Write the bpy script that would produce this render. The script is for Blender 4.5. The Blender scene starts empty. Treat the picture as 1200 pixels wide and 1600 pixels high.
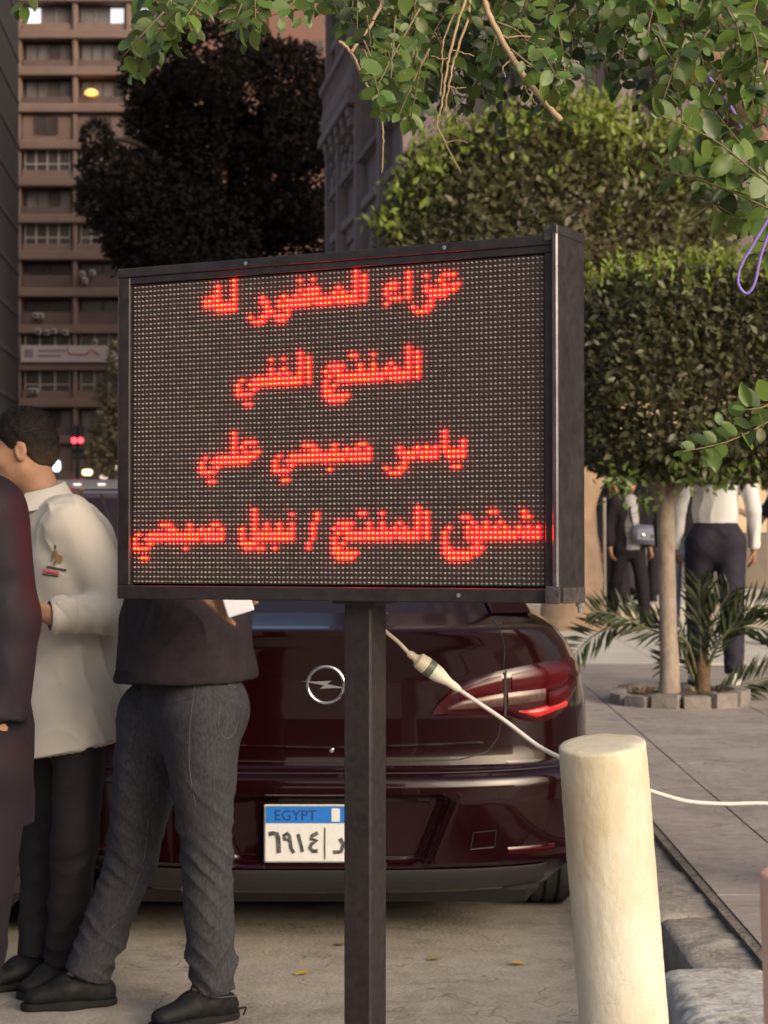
import bpy, bmesh, math, random
import numpy as np
from mathutils import Matrix, Vector

# ------------------------------------------------------------------ camera, sky, sun, exposure
SC = bpy.context.scene
COL = SC.collection
F = 3160.0                      # focal length in pixels of a 1200 x 1600 picture
EYE = 1.45
cam_d = bpy.data.cameras.new('camera')
cam = bpy.data.objects.new('camera', cam_d); COL.objects.link(cam)
cam.location = (0, 0, EYE); cam.rotation_euler = (math.radians(90), 0, 0)
cam_d.sensor_fit = 'HORIZONTAL'; cam_d.sensor_width = 36.0; cam_d.lens = F * 36.0 / 1200.0
cam_d.clip_start = 0.1; cam_d.clip_end = 3000
cam_d.dof.use_dof = True; cam_d.dof.focus_distance = 4.3; cam_d.dof.aperture_fstop = 13.0
SC.camera = cam

SUN_EL, SUN_AZ = 22.0, 140.0     # light comes from behind the camera, from the right
world = bpy.data.worlds.new('World'); SC.world = world; world.use_nodes = True
wn = world.node_tree.nodes; wn.clear()
sky = wn.new('ShaderNodeTexSky'); sky.sky_type = 'NISHITA'; sky.sun_disc = False
sky.sun_elevation = math.radians(SUN_EL); sky.sun_rotation = math.radians(SUN_AZ)
sky.air_density = 1.0; sky.dust_density = 9.0; sky.ozone_density = 1.0
bg = wn.new('ShaderNodeBackground'); bg.inputs['Strength'].default_value = 0.115
wo = wn.new('ShaderNodeOutputWorld')
world.node_tree.links.new(sky.outputs[0], bg.inputs['Color'])
world.node_tree.links.new(bg.outputs[0], wo.inputs['Surface'])
sun_d = bpy.data.lights.new('sun', 'SUN'); sun_d.energy = 0.62; sun_d.angle = math.radians(50)
sun_d.color = (1.0, 0.93, 0.87)
sun = bpy.data.objects.new('sun', sun_d); COL.objects.link(sun)
_a, _e = math.radians(SUN_AZ), math.radians(SUN_EL)
sdir = Vector((math.sin(_a) * math.cos(_e), math.cos(_a) * math.cos(_e), math.sin(_e)))
sun.rotation_euler = (-sdir).to_track_quat('-Z', 'Y').to_euler()

vs = SC.view_settings
vs.view_transform = 'Standard'; vs.look = 'None'; vs.exposure = 0.74; vs.gamma = 1.0; vs.use_curve_mapping = False
SC.render.engine = 'CYCLES'
SC.cycles.use_denoising = True
SC.cycles.max_bounces = 7; SC.cycles.diffuse_bounces = 3; SC.cycles.glossy_bounces = 3; SC.cycles.transparent_max_bounces = 8
SC.cycles.sample_clamp_indirect = 6.0
SC.cycles.use_adaptive_sampling = True

RNG = np.random.default_rng(7)
random.seed(11)

def P(px, py, d):
    """point seen at picture position (px, py) at distance d along the view axis"""
    return np.array([(px - 600.0) * d / F, d, EYE - (py - 800.0) * d / F])

# ------------------------------------------------------------------ materials
MATS = {}
def mat(name, color, rough=0.6, metal=0.0, spec=0.5, noise=None, bump=None, coat=0.0, emit=None, trans=0.0,
        rand=0.0, stretch=None, noise2=None, sheen=0.0, veins=None, ior=None, zmix=None):
    """noise=(scale, amount, colour2[, detail]); bump=(scale, strength); rand = colour change from piece to piece"""
    if name in MATS: return MATS[name]
    m = bpy.data.materials.new(name); m.use_nodes = True
    nt = m.node_tree; nd, ln = nt.nodes, nt.links
    b = nd['Principled BSDF']
    b.inputs['Roughness'].default_value = rough; b.inputs['Metallic'].default_value = metal
    b.inputs['Specular IOR Level'].default_value = spec
    b.inputs['Coat Weight'].default_value = coat
    b.inputs['Coat Roughness'].default_value = 0.04
    b.inputs['Sheen Weight'].default_value = sheen
    if ior: b.inputs['IOR'].default_value = ior
    c = nd.new('ShaderNodeRGB'); c.outputs[0].default_value = (*color, 1)
    out = c.outputs[0]
    tc = nd.new('ShaderNodeTexCoord'); vec = tc.outputs['Object']
    if stretch:
        mp = nd.new('ShaderNodeMapping'); mp.inputs['Scale'].default_value = stretch
        ln.new(vec, mp.inputs['Vector']); vec = mp.outputs[0]
    for nz in (noise, noise2):
        if not nz: continue
        n = nd.new('ShaderNodeTexNoise'); n.inputs['Scale'].default_value = nz[0]
        n.inputs['Detail'].default_value = nz[3] if len(nz) > 3 else 5.0
        n.inputs['Roughness'].default_value = 0.62
        ln.new(vec, n.inputs['Vector'])
        r = nd.new('ShaderNodeValToRGB'); r.color_ramp.elements[0].position = 0.38; r.color_ramp.elements[1].position = 0.64
        ln.new(n.outputs['Fac'], r.inputs['Fac'])
        mu = nd.new('ShaderNodeMath'); mu.operation = 'MULTIPLY'; mu.inputs[1].default_value = nz[1]
        ln.new(r.outputs[0], mu.inputs[0])
        mx = nd.new('ShaderNodeMix'); mx.data_type = 'RGBA'
        ln.new(mu.outputs[0], mx.inputs['Factor']); ln.new(out, mx.inputs[6]); mx.inputs[7].default_value = (*nz[2], 1)
        out = mx.outputs[2]
    if veins:                                   # thin crooked lines: (scale, width, colour, amount)
        n = nd.new('ShaderNodeTexNoise'); n.inputs['Scale'].default_value = veins[0]; n.inputs['Detail'].default_value = 4.0
        ln.new(vec, n.inputs['Vector'])
        r = nd.new('ShaderNodeValToRGB'); el = r.color_ramp.elements; el[0].position = 0.5 - veins[1]; el[0].color = (0, 0, 0, 1); el[1].position = 0.5 + veins[1]; el[1].color = (0, 0, 0, 1)
        e = el.new(0.5); e.color = (1, 1, 1, 1); ln.new(n.outputs['Fac'], r.inputs['Fac'])
        mu = nd.new('ShaderNodeMath'); mu.operation = 'MULTIPLY'; mu.inputs[1].default_value = veins[3]; ln.new(r.outputs[0], mu.inputs[0])
        mx = nd.new('ShaderNodeMix'); mx.data_type = 'RGBA'; ln.new(mu.outputs[0], mx.inputs['Factor']); ln.new(out, mx.inputs[6]); mx.inputs[7].default_value = (*veins[2], 1); out = mx.outputs[2]
    if zmix:                                    # (z0, z1, colour below)
        sx = nd.new('ShaderNodeSeparateXYZ'); ln.new(tc.outputs['Object'], sx.inputs[0])
        mr = nd.new('ShaderNodeMapRange'); mr.inputs['From Min'].default_value = zmix[0]; mr.inputs['From Max'].default_value = zmix[1]; ln.new(sx.outputs['Z'], mr.inputs['Value'])
        mx = nd.new('ShaderNodeMix'); mx.data_type = 'RGBA'; ln.new(mr.outputs[0], mx.inputs['Factor']); mx.inputs[6].default_value = (*zmix[2], 1); ln.new(out, mx.inputs[7]); out = mx.outputs[2]
    if rand:
        g = nd.new('ShaderNodeNewGeometry'); hs = nd.new('ShaderNodeHueSaturation')
        mr = nd.new('ShaderNodeMapRange'); mr.inputs['To Min'].default_value = 1 - rand; mr.inputs['To Max'].default_value = 1 + rand
        ln.new(g.outputs['Random Per Island'], mr.inputs['Value']); ln.new(mr.outputs[0], hs.inputs['Value'])
        mh = nd.new('ShaderNodeMath'); mh.operation = 'MULTIPLY_ADD'; mh.inputs[1].default_value = 0.05; mh.inputs[2].default_value = 0.475
        ln.new(g.outputs['Random Per Island'], mh.inputs[0]); ln.new(mh.outputs[0], hs.inputs['Hue'])
        ln.new(out, hs.inputs['Color']); out = hs.outputs[0]
    ln.new(out, b.inputs['Base Color'])
    if bump:
        n = nd.new('ShaderNodeTexNoise'); n.inputs['Scale'].default_value = bump[0]; n.inputs['Detail'].default_value = 6
        ln.new(vec, n.inputs['Vector'])
        bp = nd.new('ShaderNodeBump'); bp.inputs['Strength'].default_value = bump[1]; bp.inputs['Distance'].default_value = bump[2] if len(bump) > 2 else 0.01
        ln.new(n.outputs['Fac'], bp.inputs['Height']); ln.new(bp.outputs[0], b.inputs['Normal'])
    if emit:
        b.inputs['Emission Color'].default_value = (*emit[0], 1); b.inputs['Emission Strength'].default_value = emit[1]
    if trans:
        t = nd.new('ShaderNodeBsdfTranslucent'); ln.new(out, t.inputs['Color'])
        ms = nd.new('ShaderNodeMixShader'); ms.inputs[0].default_value = trans
        ln.new(b.outputs[0], ms.inputs[1]); ln.new(t.outputs[0], ms.inputs[2])
        ln.new(ms.outputs[0], nd['Material Output'].inputs['Surface'])
    MATS[name] = m
    return m

# ------------------------------------------------------------------ objects
ORG = {}
def put(o, label=None, cat=None, group=None, kind=None):
    if label: o['label'] = label
    if cat: o['category'] = cat
    if group: o['group'] = group
    if kind: o['kind'] = kind
    return o

def thing(name, base, label, cat, group=None):
    o = bpy.data.objects.new(name, None); COL.objects.link(o)
    o.empty_display_size = 0.1; o.location = base; ORG[o.name] = np.array(base, float)
    return put(o, label, cat, group)

def make_mesh(name, v, f, m, smooth=False):
    me = bpy.data.meshes.new(name)
    v = np.asarray(v, np.float32).reshape(-1, 3)
    if isinstance(f, np.ndarray):
        nv, nf, k = len(v), len(f), f.shape[1]
        me.vertices.add(nv); me.vertices.foreach_set('co', v.ravel())
        me.loops.add(nf * k); me.loops.foreach_set('vertex_index', f.astype(np.int32).ravel())
        me.polygons.add(nf); me.polygons.foreach_set('loop_start', np.arange(nf, dtype=np.int32) * k)
        me.update(calc_edges=True); me.validate()
    else:
        me.from_pydata(v.tolist(), [], f)
    if smooth: me.polygons.foreach_set('use_smooth', np.ones(len(me.polygons), bool))
    if m is not None:
        for mm in (m if isinstance(m, (list, tuple)) else [m]): me.materials.append(mm)
    me.update()
    return me

def obj(name, geo, m, parent=None, smooth=False, base=None, label=None, cat=None, group=None, kind=None):
    """geo: MB or (verts, faces), in world coordinates"""
    v, f = (geo.v, geo.f) if isinstance(geo, MB) else geo
    v = np.asarray(v, float).reshape(-1, 3)
    if parent is not None: org = ORG[parent.name]
    elif base is not None: org = np.array(base, float)
    else: org = np.zeros(3)
    sm = smooth
    me = make_mesh(name, v - org, f, m, sm is True)
    if isinstance(sm, (int, float)) and sm is not True and sm:
        me.polygons.foreach_set('use_smooth', np.ones(len(me.polygons), bool))
        try: me.set_sharp_from_angle(angle=math.radians(sm))
        except Exception: pass
    o = bpy.data.objects.new(name, me); COL.objects.link(o)
    if parent is not None: o.parent = parent; ORG[o.name] = org.copy()
    else: o.location = org; ORG[o.name] = org.copy()
    return put(o, label, cat, group, kind)

def inst(name, me, loc, R, parent, scale=1.0):
    """another object on shared mesh data; loc is a world point"""
    o = bpy.data.objects.new(name, me); COL.objects.link(o)
    M4 = (Matrix.Translation(Vector(np.asarray(loc) - (ORG[parent.name] if parent else 0))) @ R.to_4x4() @ Matrix.Scale(scale, 4))
    o.matrix_local = M4
    if parent is not None:
        o.parent = parent; o.matrix_parent_inverse = Matrix.Identity(4); o.matrix_basis = M4
    return o

class MB:
    def __init__(s): s.v = []; s.f = []
    def add(s, v, f):
        n = len(s.v); s.v.extend([tuple(map(float, p)) for p in v]); s.f.extend([tuple(int(i) + n for i in q) for q in f]); return s
    def box(s, lo, hi, T=None, ch=0.0):
        lo = np.array(lo, float); hi = np.array(hi, float)
        if ch <= 0:
            v = [(x, y, z) for x in (lo[0], hi[0]) for y in (lo[1], hi[1]) for z in (lo[2], hi[2])]
            f = [(0, 1, 3, 2), (4, 6, 7, 5), (0, 4, 5, 1), (2, 3, 7, 6), (0, 2, 6, 4), (1, 5, 7, 3)]
        else:
            c = (lo + hi) / 2; h = (hi - lo) / 2; ch = min(ch, *(h * 0.9)); v = []; idx = {}
            for sx in (-1, 1):
                for sy in (-1, 1):
                    for sz in (-1, 1):
                        for ax in range(3):
                            q = np.array([sx, sy, sz]) * h; q2 = q.copy()
                            for b in range(3):
                                if b != ax: q2[b] -= np.sign(q[b]) * ch
                            idx[(sx, sy, sz, ax)] = len(v); v.append(c + q2)
            f = []
            for ax in range(3):
                o1, o2 = [(1, 2), (2, 0), (0, 1)][ax]
                for sg in (-1, 1):
                    q = []
                    for a, b in ((-1, -1), (1, -1), (1, 1), (-1, 1)):
                        k = [0, 0, 0]; k[ax] = sg; k[o1] = a; k[o2] = b; q.append(idx[(*k, ax)])
                    f.append(tuple(q if sg > 0 else q[::-1]))
                for a in (-1, 1):
                    for b in (-1, 1):
                        k1 = [0, 0, 0]; k1[o1] = a; k1[o2] = b; k2 = list(k1); k1[ax] = -1; k2[ax] = 1
                        q = [idx[(*k1, o1)], idx[(*k2, o1)], idx[(*k2, o2)], idx[(*k1, o2)]]
                        f.append(tuple(q if a * b < 0 else q[::-1]))
            for sx in (-1, 1):
                for sy in (-1, 1):
                    for sz in (-1, 1):
                        q = [idx[(sx, sy, sz, 0)], idx[(sx, sy, sz, 1)], idx[(sx, sy, sz, 2)]]
                        f.append(tuple(q if sx * sy * sz > 0 else q[::-1]))
        if T is not None: v = [T @ Vector(p) for p in v]
        return s.add(v, f)
    def tube(s, path, r, n=8, caps=True):
        path = [np.array(p, float) for p in path]; k = len(path)
        r = [r] * k if np.isscalar(r) else list(r)
        up = np.array([0, 0, 1.0]); v = []; f = []
        t0 = path[1] - path[0]
        a = np.cross(t0, up)
        if np.linalg.norm(a) < 1e-6: a = np.array([1.0, 0, 0])
        a /= np.linalg.norm(a)
        for i in range(k):
            t = path[min(i + 1, k - 1)] - path[max(i - 1, 0)]; t = t / (np.linalg.norm(t) + 1e-12)
            a = a - t * a.dot(t); a /= (np.linalg.norm(a) + 1e-12); b = np.cross(t, a)
            for j in range(n):
                w = 2 * math.pi * j / n; v.append(path[i] + r[i] * (math.cos(w) * a + math.sin(w) * b))
        for i in range(k - 1):
            for j in range(n):
                f.append((i * n + j, i * n + (j + 1) % n, (i + 1) * n + (j + 1) % n, (i + 1) * n + j))
        if caps: f.append(tuple(range(n))[::-1]); f.append(tuple(range((k - 1) * n, k * n)))
        return s.add(v, f)
    def grid(s, pts, closed=False):
        nr, nc = len(pts), len(pts[0]); v = [p for r in pts for p in r]; f = []
        for i in range(nr - 1):
            for j in range(nc if closed else nc - 1):
                f.append((i * nc + j, i * nc + (j + 1) % nc, (i + 1) * nc + (j + 1) % nc, (i + 1) * nc + j))
        return s.add(v, f)
    def lathe(s, prof, n=24, T=None, caps=True):
        v = []; f = []
        for (r, z) in prof:
            for j in range(n):
                w = 2 * math.pi * j / n; v.append(Vector((r * math.cos(w), r * math.sin(w), z)))
        k = len(prof)
        for i in range(k - 1):
            for j in range(n):
                f.append((i * n + j, i * n + (j + 1) % n, (i + 1) * n + (j + 1) % n, (i + 1) * n + j))
        if caps: f.append(tuple(range(n))[::-1]); f.append(tuple(range((k - 1) * n, k * n)))
        if T is not None: v = [T @ p for p in v]
        return s.add(v, f)
    def poly(s, pts, thick):
        """flat polygon (list of 3D points) given thickness vector"""
        n = len(pts); t = np.array(thick, float); v = [np.array(p, float) for p in pts] + [np.array(p, float) + t for p in pts]
        f = [tuple(range(n)), tuple(range(n, 2 * n))[::-1]] + [(i, n + i, n + (i + 1) % n, (i + 1) % n) for i in range(n)]
        return s.add(v, f)

def TR(loc, rz=0, rx=0, ry=0):
    return Matrix.Translation(Vector(loc)) @ Matrix.Rotation(rz, 4, 'Z') @ Matrix.Rotation(rx, 4, 'X') @ Matrix.Rotation(ry, 4, 'Y')

def wob(p, seed, freq=1.0):
    """cheap smooth noise in -1..1 on an (n,3) array"""
    r = np.random.default_rng(seed); q = p * freq; out = np.zeros(len(p))
    for k in range(4):
        d1 = r.normal(size=3); d2 = r.normal(size=3); ph = r.uniform(0, 6.28, 2)
        out += np.sin(q @ d1 + ph[0] + 1.7 * np.sin(q @ d2 * 0.7 + ph[1]))
    return out / 4

# ------------------------------------------------------------------ continuous surfaces from blended round cones
def surface_nets(D, lo, h):
    S = D < 0
    nx, ny, nz = D.shape
    c = np.zeros((nx - 1, ny - 1, nz - 1), np.int8)
    for dx in (0, 1):
        for dy in (0, 1):
            for dz in (0, 1): c += S[dx:nx - 1 + dx, dy:ny - 1 + dy, dz:nz - 1 + dz]
    act = (c > 0) & (c < 8)
    ii = np.argwhere(act); n = len(ii)
    idx = -np.ones(act.shape, np.int64); idx[act] = np.arange(n)
    acc = np.zeros((n, 3)); cnt = np.zeros(n)
    corners = [(a, b, e) for a in (0, 1) for b in (0, 1) for e in (0, 1)]
    val = {k: D[ii[:, 0] + k[0], ii[:, 1] + k[1], ii[:, 2] + k[2]] for k in corners}
    for k in corners:
        for ax in range(3):
            if k[ax]: continue
            k2 = list(k); k2[ax] = 1; k2 = tuple(k2)
            a, b = val[k], val[k2]; x = (a < 0) != (b < 0)
            t = np.where(x, a / np.where(x, a - b, 1), 0)
            p = np.tile(np.array(k, float), (n, 1)); p[:, ax] += t
            acc[x] += p[x]; cnt[x] += 1
    v = lo + h * (ii + acc / cnt[:, None])
    quads = []
    for ax in range(3):
        o1, o2 = [(1, 2), (2, 0), (0, 1)][ax]
        sl0 = [slice(None)] * 3; sl1 = [slice(None)] * 3; sl0[ax] = slice(0, -1); sl1[ax] = slice(1, None)
        a, b = S[tuple(sl0)], S[tuple(sl1)]
        e = np.argwhere(a != b)
        e = e[(e[:, o1] > 0) & (e[:, o2] > 0) & (e[:, o1] < D.shape[o1] - 1) & (e[:, o2] < D.shape[o2] - 1)]
        def cell(d1, d2):
            q = e.copy(); q[:, o1] -= d1; q[:, o2] -= d2; return idx[q[:, 0], q[:, 1], q[:, 2]]
        q = np.stack([cell(1, 1), cell(0, 1), cell(0, 0), cell(1, 0)], 1)
        inside = a[e[:, 0], e[:, 1], e[:, 2]]
        q[~inside] = q[~inside][:, ::-1]
        quads.append(q)
    return v, np.concatenate(quads)

def blend_mesh(prims, h, k=0.02, cuts=(), relax=1):
    """prims: dicts a,b,ra,rb [,fl=(dir,factor)] [,cut=(point,normal)] [,k] [,sub]; returns verts, quads"""
    lo = np.full(3, 1e9); hi = -lo
    for p in prims:
        if p.get('sub'): continue
        r = max(p['ra'], p['rb']) * 1.12 + 3 * h
        for e in ('a', 'b'):
            lo = np.minimum(lo, np.array(p[e]) - r); hi = np.maximum(hi, np.array(p[e]) + r)
    n = np.ceil((hi - lo) / h).astype(int) + 1
    D = np.full(n, 1.0, np.float32)
    for p in prims:
        a = np.array(p['a'], float); b = np.array(p['b'], float); r = max(p['ra'], p['rb']); kk = p.get('k', k)
        pad = r * 1.1 + kk * 2 + 3 * h
        i0 = np.maximum(((np.minimum(a, b) - pad - lo) / h).astype(int), 0); i1 = np.minimum(((np.maximum(a, b) + pad - lo) / h).astype(int) + 2, n)
        if (i1 <= i0).any(): continue
        g = np.stack(np.meshgrid(*[lo[q] + h * np.arange(i0[q], i1[q]) for q in range(3)], indexing='ij'), -1)
        q = g - a; ab = b - a; sc = 1.0
        if 'fl' in p:
            fls = p['fl'] if isinstance(p['fl'], list) else [p['fl']]
            for (d, fac) in fls:
                d = np.array(d, float); d = d / np.linalg.norm(d)
                q = q + (q @ d)[..., None] * d * (1 / fac - 1); ab = ab + ab.dot(d) * d * (1 / fac - 1)
                sc = min(sc, max(fac, 0.55))
        L2 = ab.dot(ab)
        t = np.clip((q @ ab) / L2, 0, 1) if L2 > 1e-12 else np.zeros(q.shape[:-1])
        d = (np.linalg.norm(q - t[..., None] * ab, axis=-1) - (p['ra'] + (p['rb'] - p['ra']) * t)) * sc
        if 'cut' in p:
            cuts_p = p['cut'] if isinstance(p['cut'], list) else [p['cut']]
            for (cp, cn) in cuts_p: d = np.maximum(d, (g - np.array(cp)) @ np.array(cn))
        sl = tuple(slice(i0[q2], i1[q2]) for q2 in range(3)); D0 = D[sl]
        if p.get('sub'):
            hh = np.clip(0.5 - 0.5 * (D0 + d) / kk, 0, 1); D[sl] = D0 * (1 - hh) - d * hh + kk * hh * (1 - hh)
        else:
            hh = np.clip(0.5 + 0.5 * (D0 - d) / kk, 0, 1); D[sl] = D0 * (1 - hh) + d * hh - kk * hh * (1 - hh)
    if cuts:
        g = np.stack(np.meshgrid(*[lo[q] + h * np.arange(n[q]) for q in range(3)], indexing='ij'), -1)
        for (cp, cn) in cuts: D = np.maximum(D, (g - np.array(cp)) @ np.array(cn))
    D[0] = D[-1] = 1; D[:, 0] = D[:, -1] = 1; D[:, :, 0] = D[:, :, -1] = 1
    v, f = surface_nets(D, lo, h)
    for _ in range(relax):
        s = np.zeros_like(v); c = np.zeros(len(v))
        for i in range(4):
            np.add.at(s, f[:, i], v[f[:, (i + 1) % 4]]); np.add.at(c, f[:, i], 1)
        v = 0.5 * v + 0.5 * s / np.maximum(c, 1)[:, None]
    return v, f

def vnormals(v, f):
    n = np.cross(v[f[:, 2]] - v[f[:, 0]], v[f[:, 3]] - v[f[:, 1]]); out = np.zeros_like(v)
    for i in range(4): np.add.at(out, f[:, i], n)
    return out / (np.linalg.norm(out, axis=1)[:, None] + 1e-12)

def rough_block(lo, hi, res, amp, seed, rnd=0.02):
    """box with a worn, uneven surface; world coordinates"""
    lo = np.array(lo, float); hi = np.array(hi, float); c = (lo + hi) / 2; hs = (hi - lo) / 2
    m = MB(); pts = {}
    for ax in range(3):
        o1, o2 = [(1, 2), (2, 0), (0, 1)][ax]
        n1 = max(1, int(round(2 * hs[o1] / res))); n2 = max(1, int(round(2 * hs[o2] / res)))
        for sg in (-1, 1):
            rows = []
            for i in range(n1 + 1):
                row = []
                for j in range(n2 + 1):
                    q = np.zeros(3); q[ax] = sg * hs[ax]; q[o1] = -hs[o1] + 2 * hs[o1] * i / n1; q[o2] = -hs[o2] + 2 * hs[o2] * j / n2
                    inner = np.clip(q, -(hs - rnd), hs - rnd); d = q - inner; L = np.linalg.norm(d)
                    if L > 1e-9: q = inner + d / L * rnd
                    row.append(q)
                rows.append(row if True else row)
            if sg < 0: rows = rows[::-1]
            m.grid(rows)
    v = np.array(m.v)
    nrm = v / (np.linalg.norm(v, axis=1)[:, None] + 1e-9)
    w = wob(v + c, seed, 9) * 0.5 + wob(v + c, seed + 1, 30) * 0.3 + wob(v + c, seed + 2, 75) * 0.2
    m.v = [tuple(p) for p in (v + c + nrm * (amp * w)[:, None])]
    return m
# ================================================================== the setting
STREET = mat('street_concrete', (0.36, 0.325, 0.275), 0.85, noise=(1.6, 0.8, (0.20, 0.175, 0.145)), noise2=(11, 0.5, (0.46, 0.42, 0.365)), veins=(1.7, .0035, (.13, .11, .09), .75), bump=(60, 0.5, 0.01))
PAVE = mat('paving_stone', (0.34, 0.295, 0.27), 0.8, noise=(2.6, 0.85, (0.20, 0.17, 0.155)), noise2=(17, 0.5, (0.43, 0.385, 0.35)), veins=(1.9, .004, (.12, .10, .09), .8), bump=(90, 0.35, 0.006))
PAVE_L = mat('pale_lit_paving', (0.58, 0.545, 0.49), 0.75, noise=(1.1, 0.6, (0.44, 0.41, 0.37)), bump=(60, 0.2, 0.006))  # lighter stone; the brighter light further back is put into its colour
JOINT = mat('dirt_joint', (0.10, 0.085, 0.075), 0.95, bump=(80, 0.5))
KERB = mat('kerb_stone', (0.30, 0.27, 0.235), 0.9, noise=(7, 0.75, (0.13, 0.105, 0.08)), noise2=(34, 0.5, (0.42, 0.40, 0.37)), bump=(50, 0.5, 0.012))
KERB_W = mat('whitewashed_kerb_stone', (0.50, 0.49, 0.46), 0.9, noise=(9, 0.8, (0.24, 0.20, 0.15)), noise2=(40, 0.6, (0.60, 0.60, 0.59)), bump=(45, 0.45, 0.012))

put(obj('street', ([(-400, -120, 0), (400, -120, 0), (400, 900, 0), (-400, 900, 0)], [(0, 1, 2, 3)]), STREET), kind='structure')
SW = 0.20
sw = put(obj('sidewalk', MB().box((1.08, 3.0, 0.004), (30, 22.2, SW - 0.022)), JOINT), kind='structure')
# paving slabs with recessed joints
def slab(x0, x1, y0, y1, m, z=SW, par=None):
    g = 0.0045
    dz = random.uniform(-0.0008, 0.0008)
    o = obj('paving_slab', MB().box((x0 + g, y0 + g, z - 0.05), (x1 - g, y1 - g, z + dz)), m, par or sw)
cols = [1.085, 1.45, 2.35, 3.25, 4.15, 5.05, 5.95]
for ci in range(len(cols) - 1):
    y = 4.0 + 0.37 * (ci % 2); k = 0
    while y < 16.2:
        L = 0.95 if ci else 1.3
        xm = (cols[ci] + cols[ci + 1]) / 2
        if xm * F / y < 2000: slab(cols[ci], cols[ci + 1], y, min(y + L, 16.4 + 0.3), PAVE)
        y += L
yy = 16.75
while yy < 22.0:
    xx = 1.085
    while xx < 6.4:
        slab(xx, xx + 1.2, yy, yy + 1.05, PAVE_L); xx += 1.2
    yy += 1.05
# kerb stones
kb = put(obj('kerb', MB().box((0.92, 3.0, 0.004), (1.088, 22.0, 0.135)).box((1.055, 5.62, 0.136), (1.0885, 22.0, 0.196)), mat('kerb_dirt', (.21, .18, .15), .95, noise=(9, .8, (.11, .09, .075)), bump=(40, .8, .02))), kind='structure')
y = 5.60; i = 0
while y < 20:
    L = random.uniform(0.75, 1.0)
    x0 = 0.83 + random.uniform(-0.03, 0.03)
    top = SW + random.uniform(-0.03, 0.0)
    obj('kerb_stone', rough_block((x0, y, 0.0), (1.075, y + L - 0.015, top), 0.025 if y < 9 else 0.12, 0.028, 40 + i, 0.03), KERB, kb, smooth=True)
    y += L; i += 1
obj('kerb_stone', rough_block((0.735, 4.15, 0.0), (1.07, 5.57, SW + 0.005), 0.014, 0.040, 91, 0.06), KERB_W, kb, smooth=True)
obj('kerb_stone', rough_block((0.66, 3.0, 0.0), (1.06, 4.10, SW), 0.04, 0.02, 92, 0.05), KERB_W, kb, smooth=True)
# raised shop terrace in front of the old building
ter = put(obj('terrace', MB().box((0.5, 22.4, 0.004), (40, 27.2, 0.42), ch=0.02), mat('terrace_stone', (0.50, 0.45, 0.36), 0.8, noise=(1.5, 0.6, (0.36, 0.31, 0.25)), bump=(40, 0.3))), kind='structure')
for j in range(9):
    for k in range(3):
        x0 = 1.0 + j * 1.0; y0 = 22.6 + k * 1.5
        obj('paving_slab', MB().box((x0 + .006, y0 + .006, 0.415), (x0 + .994, y0 + 1.494, 0.428 + random.uniform(-.002, .002)), ch=0.004), PAVE_L, ter)

# ================================================================== old ornate building at the corner
STO = mat('grey_render', (0.165, 0.13, 0.137), 0.85, noise=(1.2, 0.6, (0.11, 0.085, 0.09)), bump=(12, 0.3, 0.02))
STO2 = mat('grey_render_trim', (0.215, 0.17, 0.178), 0.85, noise=(2.2, 0.5, (0.145, 0.112, 0.118)), bump=(20, 0.3, 0.02))
DGLASS = mat('dark_window_glass', (0.02, 0.017, 0.02), 0.15, spec=0.5, noise=(1.5, 0.5, (0.05, 0.03, 0.03)))
CURT = mat('window_drape', (0.20, 0.11, 0.09), 0.8, noise=(3, 0.6, (0.05, 0.03, 0.03)))
old = thing('corner_building', (3, 30, 0), 'old grey ornate building with arched bays and pilasters behind the trees', 'building')
A = np.array([0.47, 27.0]); B = np.array([-0.82, 36.0])
ax = (B - A) / np.linalg.norm(B - A); LEN = np.linalg.norm(B - A); nx = np.array([-ax[1], ax[0]])
if nx[0] > 0: nx = -nx
def SP(t, z, off=0.0):
    q = A + ax * t + nx * off; return np.array([q[0], q[1], z])
# massing: front wall and side wall as thick slabs with real window holes left between piers and bands
HT = 26.0
core = MB()
def prism(fp, z0, z1):
    n = len(fp); v = [(x, y, z0) for x, y in fp] + [(x, y, z1) for x, y in fp]
    f = [tuple(range(n))[::-1], tuple(range(n, 2 * n))] + [(i, (i + 1) % n, n + (i + 1) % n, n + i) for i in range(n)]
    return core.add(v, f)
ins = 0.55
a2 = A - nx * ins + np.array([0, ins]); b2 = B - nx * ins
prism([tuple(a2), (32, 27 + ins), (32, 40), (float(b2[0]) + .6, 40), tuple(b2)], 0, HT)
obj('back_wall', core, mat('building_inner_wall', (0.075, 0.055, 0.055), 0.9, noise=(0.8, 0.6, (0.045, 0.03, 0.03))), old)
# side facade: bays between pilasters
bays = [0.0, 2.35, 4.95, 7.4, LEN]
storeys = [(0.42, 3.1), (3.1, 6.25), (6.25, 9.6), (9.6, 12.9), (12.9, 16.2), (16.2, 19.5), (19.5, 23)]
def quadbox(m, t0, t1, z0, z1, o0, o1):
    pts = [SP(t, z, o) for t in (t0, t1) for o in (o0, o1) for z in (z0, z1)]
    m.add(pts, [(0, 1, 3, 2), (4, 6, 7, 5), (0, 4, 5, 1), (2, 3, 7, 6), (0, 2, 6, 4), (1, 5, 7, 3)])
for i, t in enumerate(bays):
    w = 0.20 if 0 < i < len(bays) - 1 else 0.32
    m = MB(); quadbox(m, max(t - w, -0.05), min(t + w, LEN), 0.0, HT, -0.56, 0.16)
    quadbox(m, max(t - w * .55, -.05), min(t + w * .55, LEN), 0.6, HT, 0.16, 0.23)
    obj('pilaster', m, STO2, old)
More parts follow.
